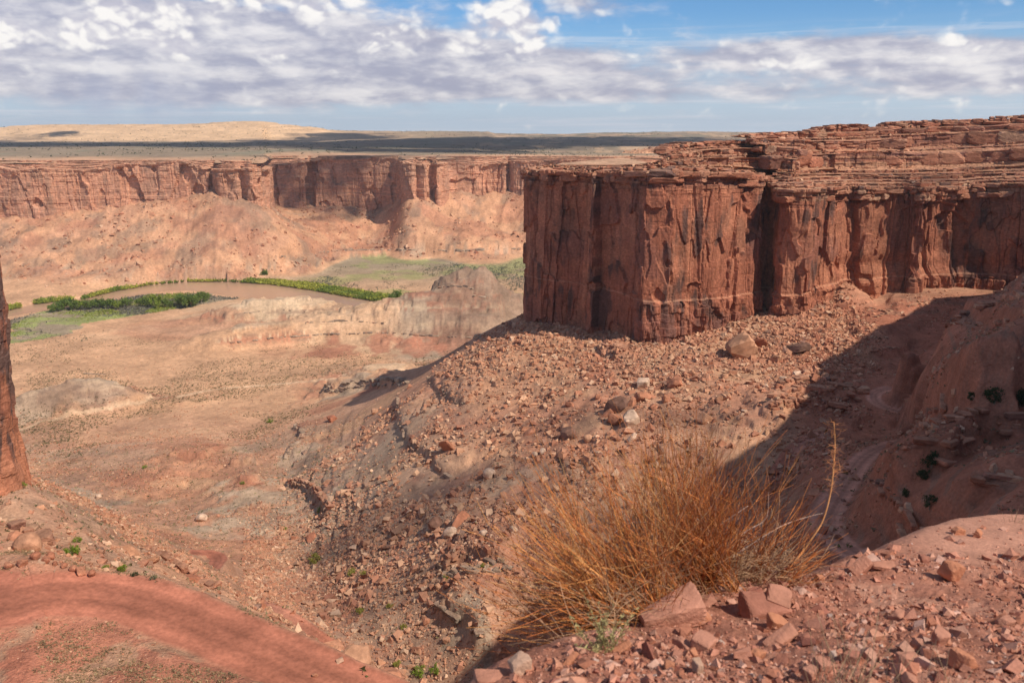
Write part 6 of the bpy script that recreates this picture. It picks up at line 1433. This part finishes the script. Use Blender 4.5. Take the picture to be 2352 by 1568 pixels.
v = np.concatenate(lv); new_mesh('leaves', v, np.arange(len(v)).reshape(-1, 3), np.tile([[.47, .40, .19]], (len(v), 1)) * rb.uniform(.7, 1.3, (len(v), 1)), M_straw, parent=plant_)
# dry grass in the gravel
for (u, v0, n, h, lab) in [(1960, 1590, 26, .30, 'sparse straw-coloured grass stalks at the lower border, right of the middle'), (1905, 1600, 16, .22, 'short straw stalks left of the taller ones at the lower border'), (2120, 1600, 14, .2, 'few straw stalks at the lower border near the square orange block'), (2336, 1200, 9, .16, 'thin dry twig at the right border on the smooth rock'), (1660, 1335, 60, .16, 'tangle of pale dry grass under the right side of the bush'), (2000, 1420, 8, .10, 'pale broken twigs lying on the gravel')]:
    p = fhit(u, v0)
    if p is None: continue
    curves = []
    for i in range(n):
        lay = 0.15 if 'lying' in lab else 1.0
        pts = stem(np.array([rb.normal(0, .05 if n < 50 else .11), rb.normal(0, .03), -.01]), np.array([rb.normal(0, .3 if lay == 1 else 1), rb.normal(0, .25), lay]), h * rb.uniform(.5, 1.1), 7, rb, .1, .07)
        curves.append((pts, np.linspace(.0016, .0006, 7), np.array([.56, .40, .24]) * rb.uniform(.75, 1.2)))
    v, f, c = stems_mesh(curves); o = new_mesh('dry_grass_tuft', v, f, c, M_straw); o.location = p; tag(o, lab, 'grass tuft', None, 'thing')

# ------------------------------------------------------------------ clouds overhead whose shadows lie on the plateau and the valley (above the frame)
def cloud_mat():
    m = bpy.data.materials.new('cloud_vapour'); m.use_nodes = True; m.node_tree.nodes.clear(); T = NT(m.node_tree)
    d = T.n.new('ShaderNodeBsdfDiffuse'); d.inputs[0].default_value = (.9, .9, .92, 1)
    t = T.n.new('ShaderNodeBsdfTranslucent'); t.inputs[0].default_value = (.9, .9, .92, 1)
    x = T.n.new('ShaderNodeBsdfTransparent')
    a = T.n.new('ShaderNodeMixShader'); a.inputs[0].default_value = .5; T.l.new(d.outputs[0], a.inputs[1]); T.l.new(t.outputs[0], a.inputs[2])
    b = T.n.new('ShaderNodeMixShader'); b.inputs[0].default_value = .84; T.l.new(a.outputs[0], b.inputs[1]); T.l.new(x.outputs[0], b.inputs[2])
    o = T.n.new('ShaderNodeOutputMaterial'); T.l.new(b.outputs[0], o.inputs[0]); return m
M_cloud = cloud_mat()
def cloud(x, y, z, rx, ry, n, dens, seed, rot=0.0, alt=900.0):
    """a flat-based heap of puffs; (x, y, z) is where its shadow falls"""
    r_ = np.random.RandomState(seed); t = (alt - z) / SUN_DIR[2]; c = np.array([x, y, z]) + t * SUN_DIR
    v0, f0 = ICO[2]; V_, F_ = [], []
    ca, sa = math.cos(rot), math.sin(rot)
    k = 0
    for i in range(n * 4):
        q = r_.uniform(-1.15, 1.15, 2); rr = math.hypot(*q)
        if rr > 1.0 + 0.5 * float(fbm(np.array([q[0] * 1.3 + seed]), np.array([q[1] * 1.3]), 3)[0]): continue
        R = dens * r_.uniform(.5, 1.2) * (1.15 - .7 * min(rr, 1))
        p = np.array([q[0] * rx * ca - q[1] * ry * sa, q[0] * rx * sa + q[1] * ry * ca, R * .35 + r_.uniform(0, .5) * dens * (1 - min(rr, 1))])
        V_.append(v0 * np.array([R, R, R * .55]) * (1 + .12 * fbm3(v0[:, 0] * 2 + i, v0[:, 1] * 2, v0[:, 2] * 2, 2))[:, None] + p); F_.append(f0 + len(v0) * k); k += 1
        if k >= n: break
    o = new_mesh('cloud', np.concatenate(V_) , np.concatenate(F_), None, M_cloud, smooth=True); o.location = c
    tag(o, kind='structure')
def gp(u, D, z=-36): return (float(acol(u, 340)) * D, D, z)
cloud(*gp(120, 2650), 900, 620, 260, 160, 1); cloud(*gp(-250, 2900), 600, 700, 140, 150, 2)
cloud(*gp(880, 2700), 760, 820, 260, 170, 3); cloud(*gp(1300, 3100), 900, 700, 260, 170, 4); cloud(*gp(1000, 1980), 330, 190, 80, 90, 5); cloud(*gp(830, 3750), 260, 330, 60, 110, 12); cloud(*gp(130, 3800), 120, 90, 30, 60, 13)
cloud(*gp(1750, 2800), 700, 500, 140, 150, 6); cloud(*at(2150, 540, 450), 60, 30, 22, 14, 19)
cloud(*gp(800, 1600, -90), 190, 90, 40, 55, 7, 0.1)
cloud(*at(1330, 1140, 262), 80, 62, 16, 24, 11, 0.6)

# ------------------------------------------------------------------ desert air
def haze():
    bm = bmesh.new(); bmesh.ops.create_cube(bm, size=1.0); me = bpy.data.meshes.new('haze'); bm.to_mesh(me); bm.free()
    o = bpy.data.objects.new('haze', me); COL.objects.link(o); o.scale = (24000, 14000, 380); o.location = (0, 4800, -32)
    m = bpy.data.materials.new('desert_air'); m.use_nodes = True; m.node_tree.nodes.clear(); T = NT(m.node_tree)
    v = T.n.new('ShaderNodeVolumePrincipled'); v.inputs['Color'].default_value = (.93, .95, 1, 1); v.inputs['Density'].default_value = HAZE; v.inputs['Anisotropy'].default_value = .2
    q = T.n.new('ShaderNodeOutputMaterial'); T.l.new(v.outputs[0], q.inputs['Volume']); me.materials.append(m)
    tag(o, kind='stuff')
HAZE = 0.00005
haze()
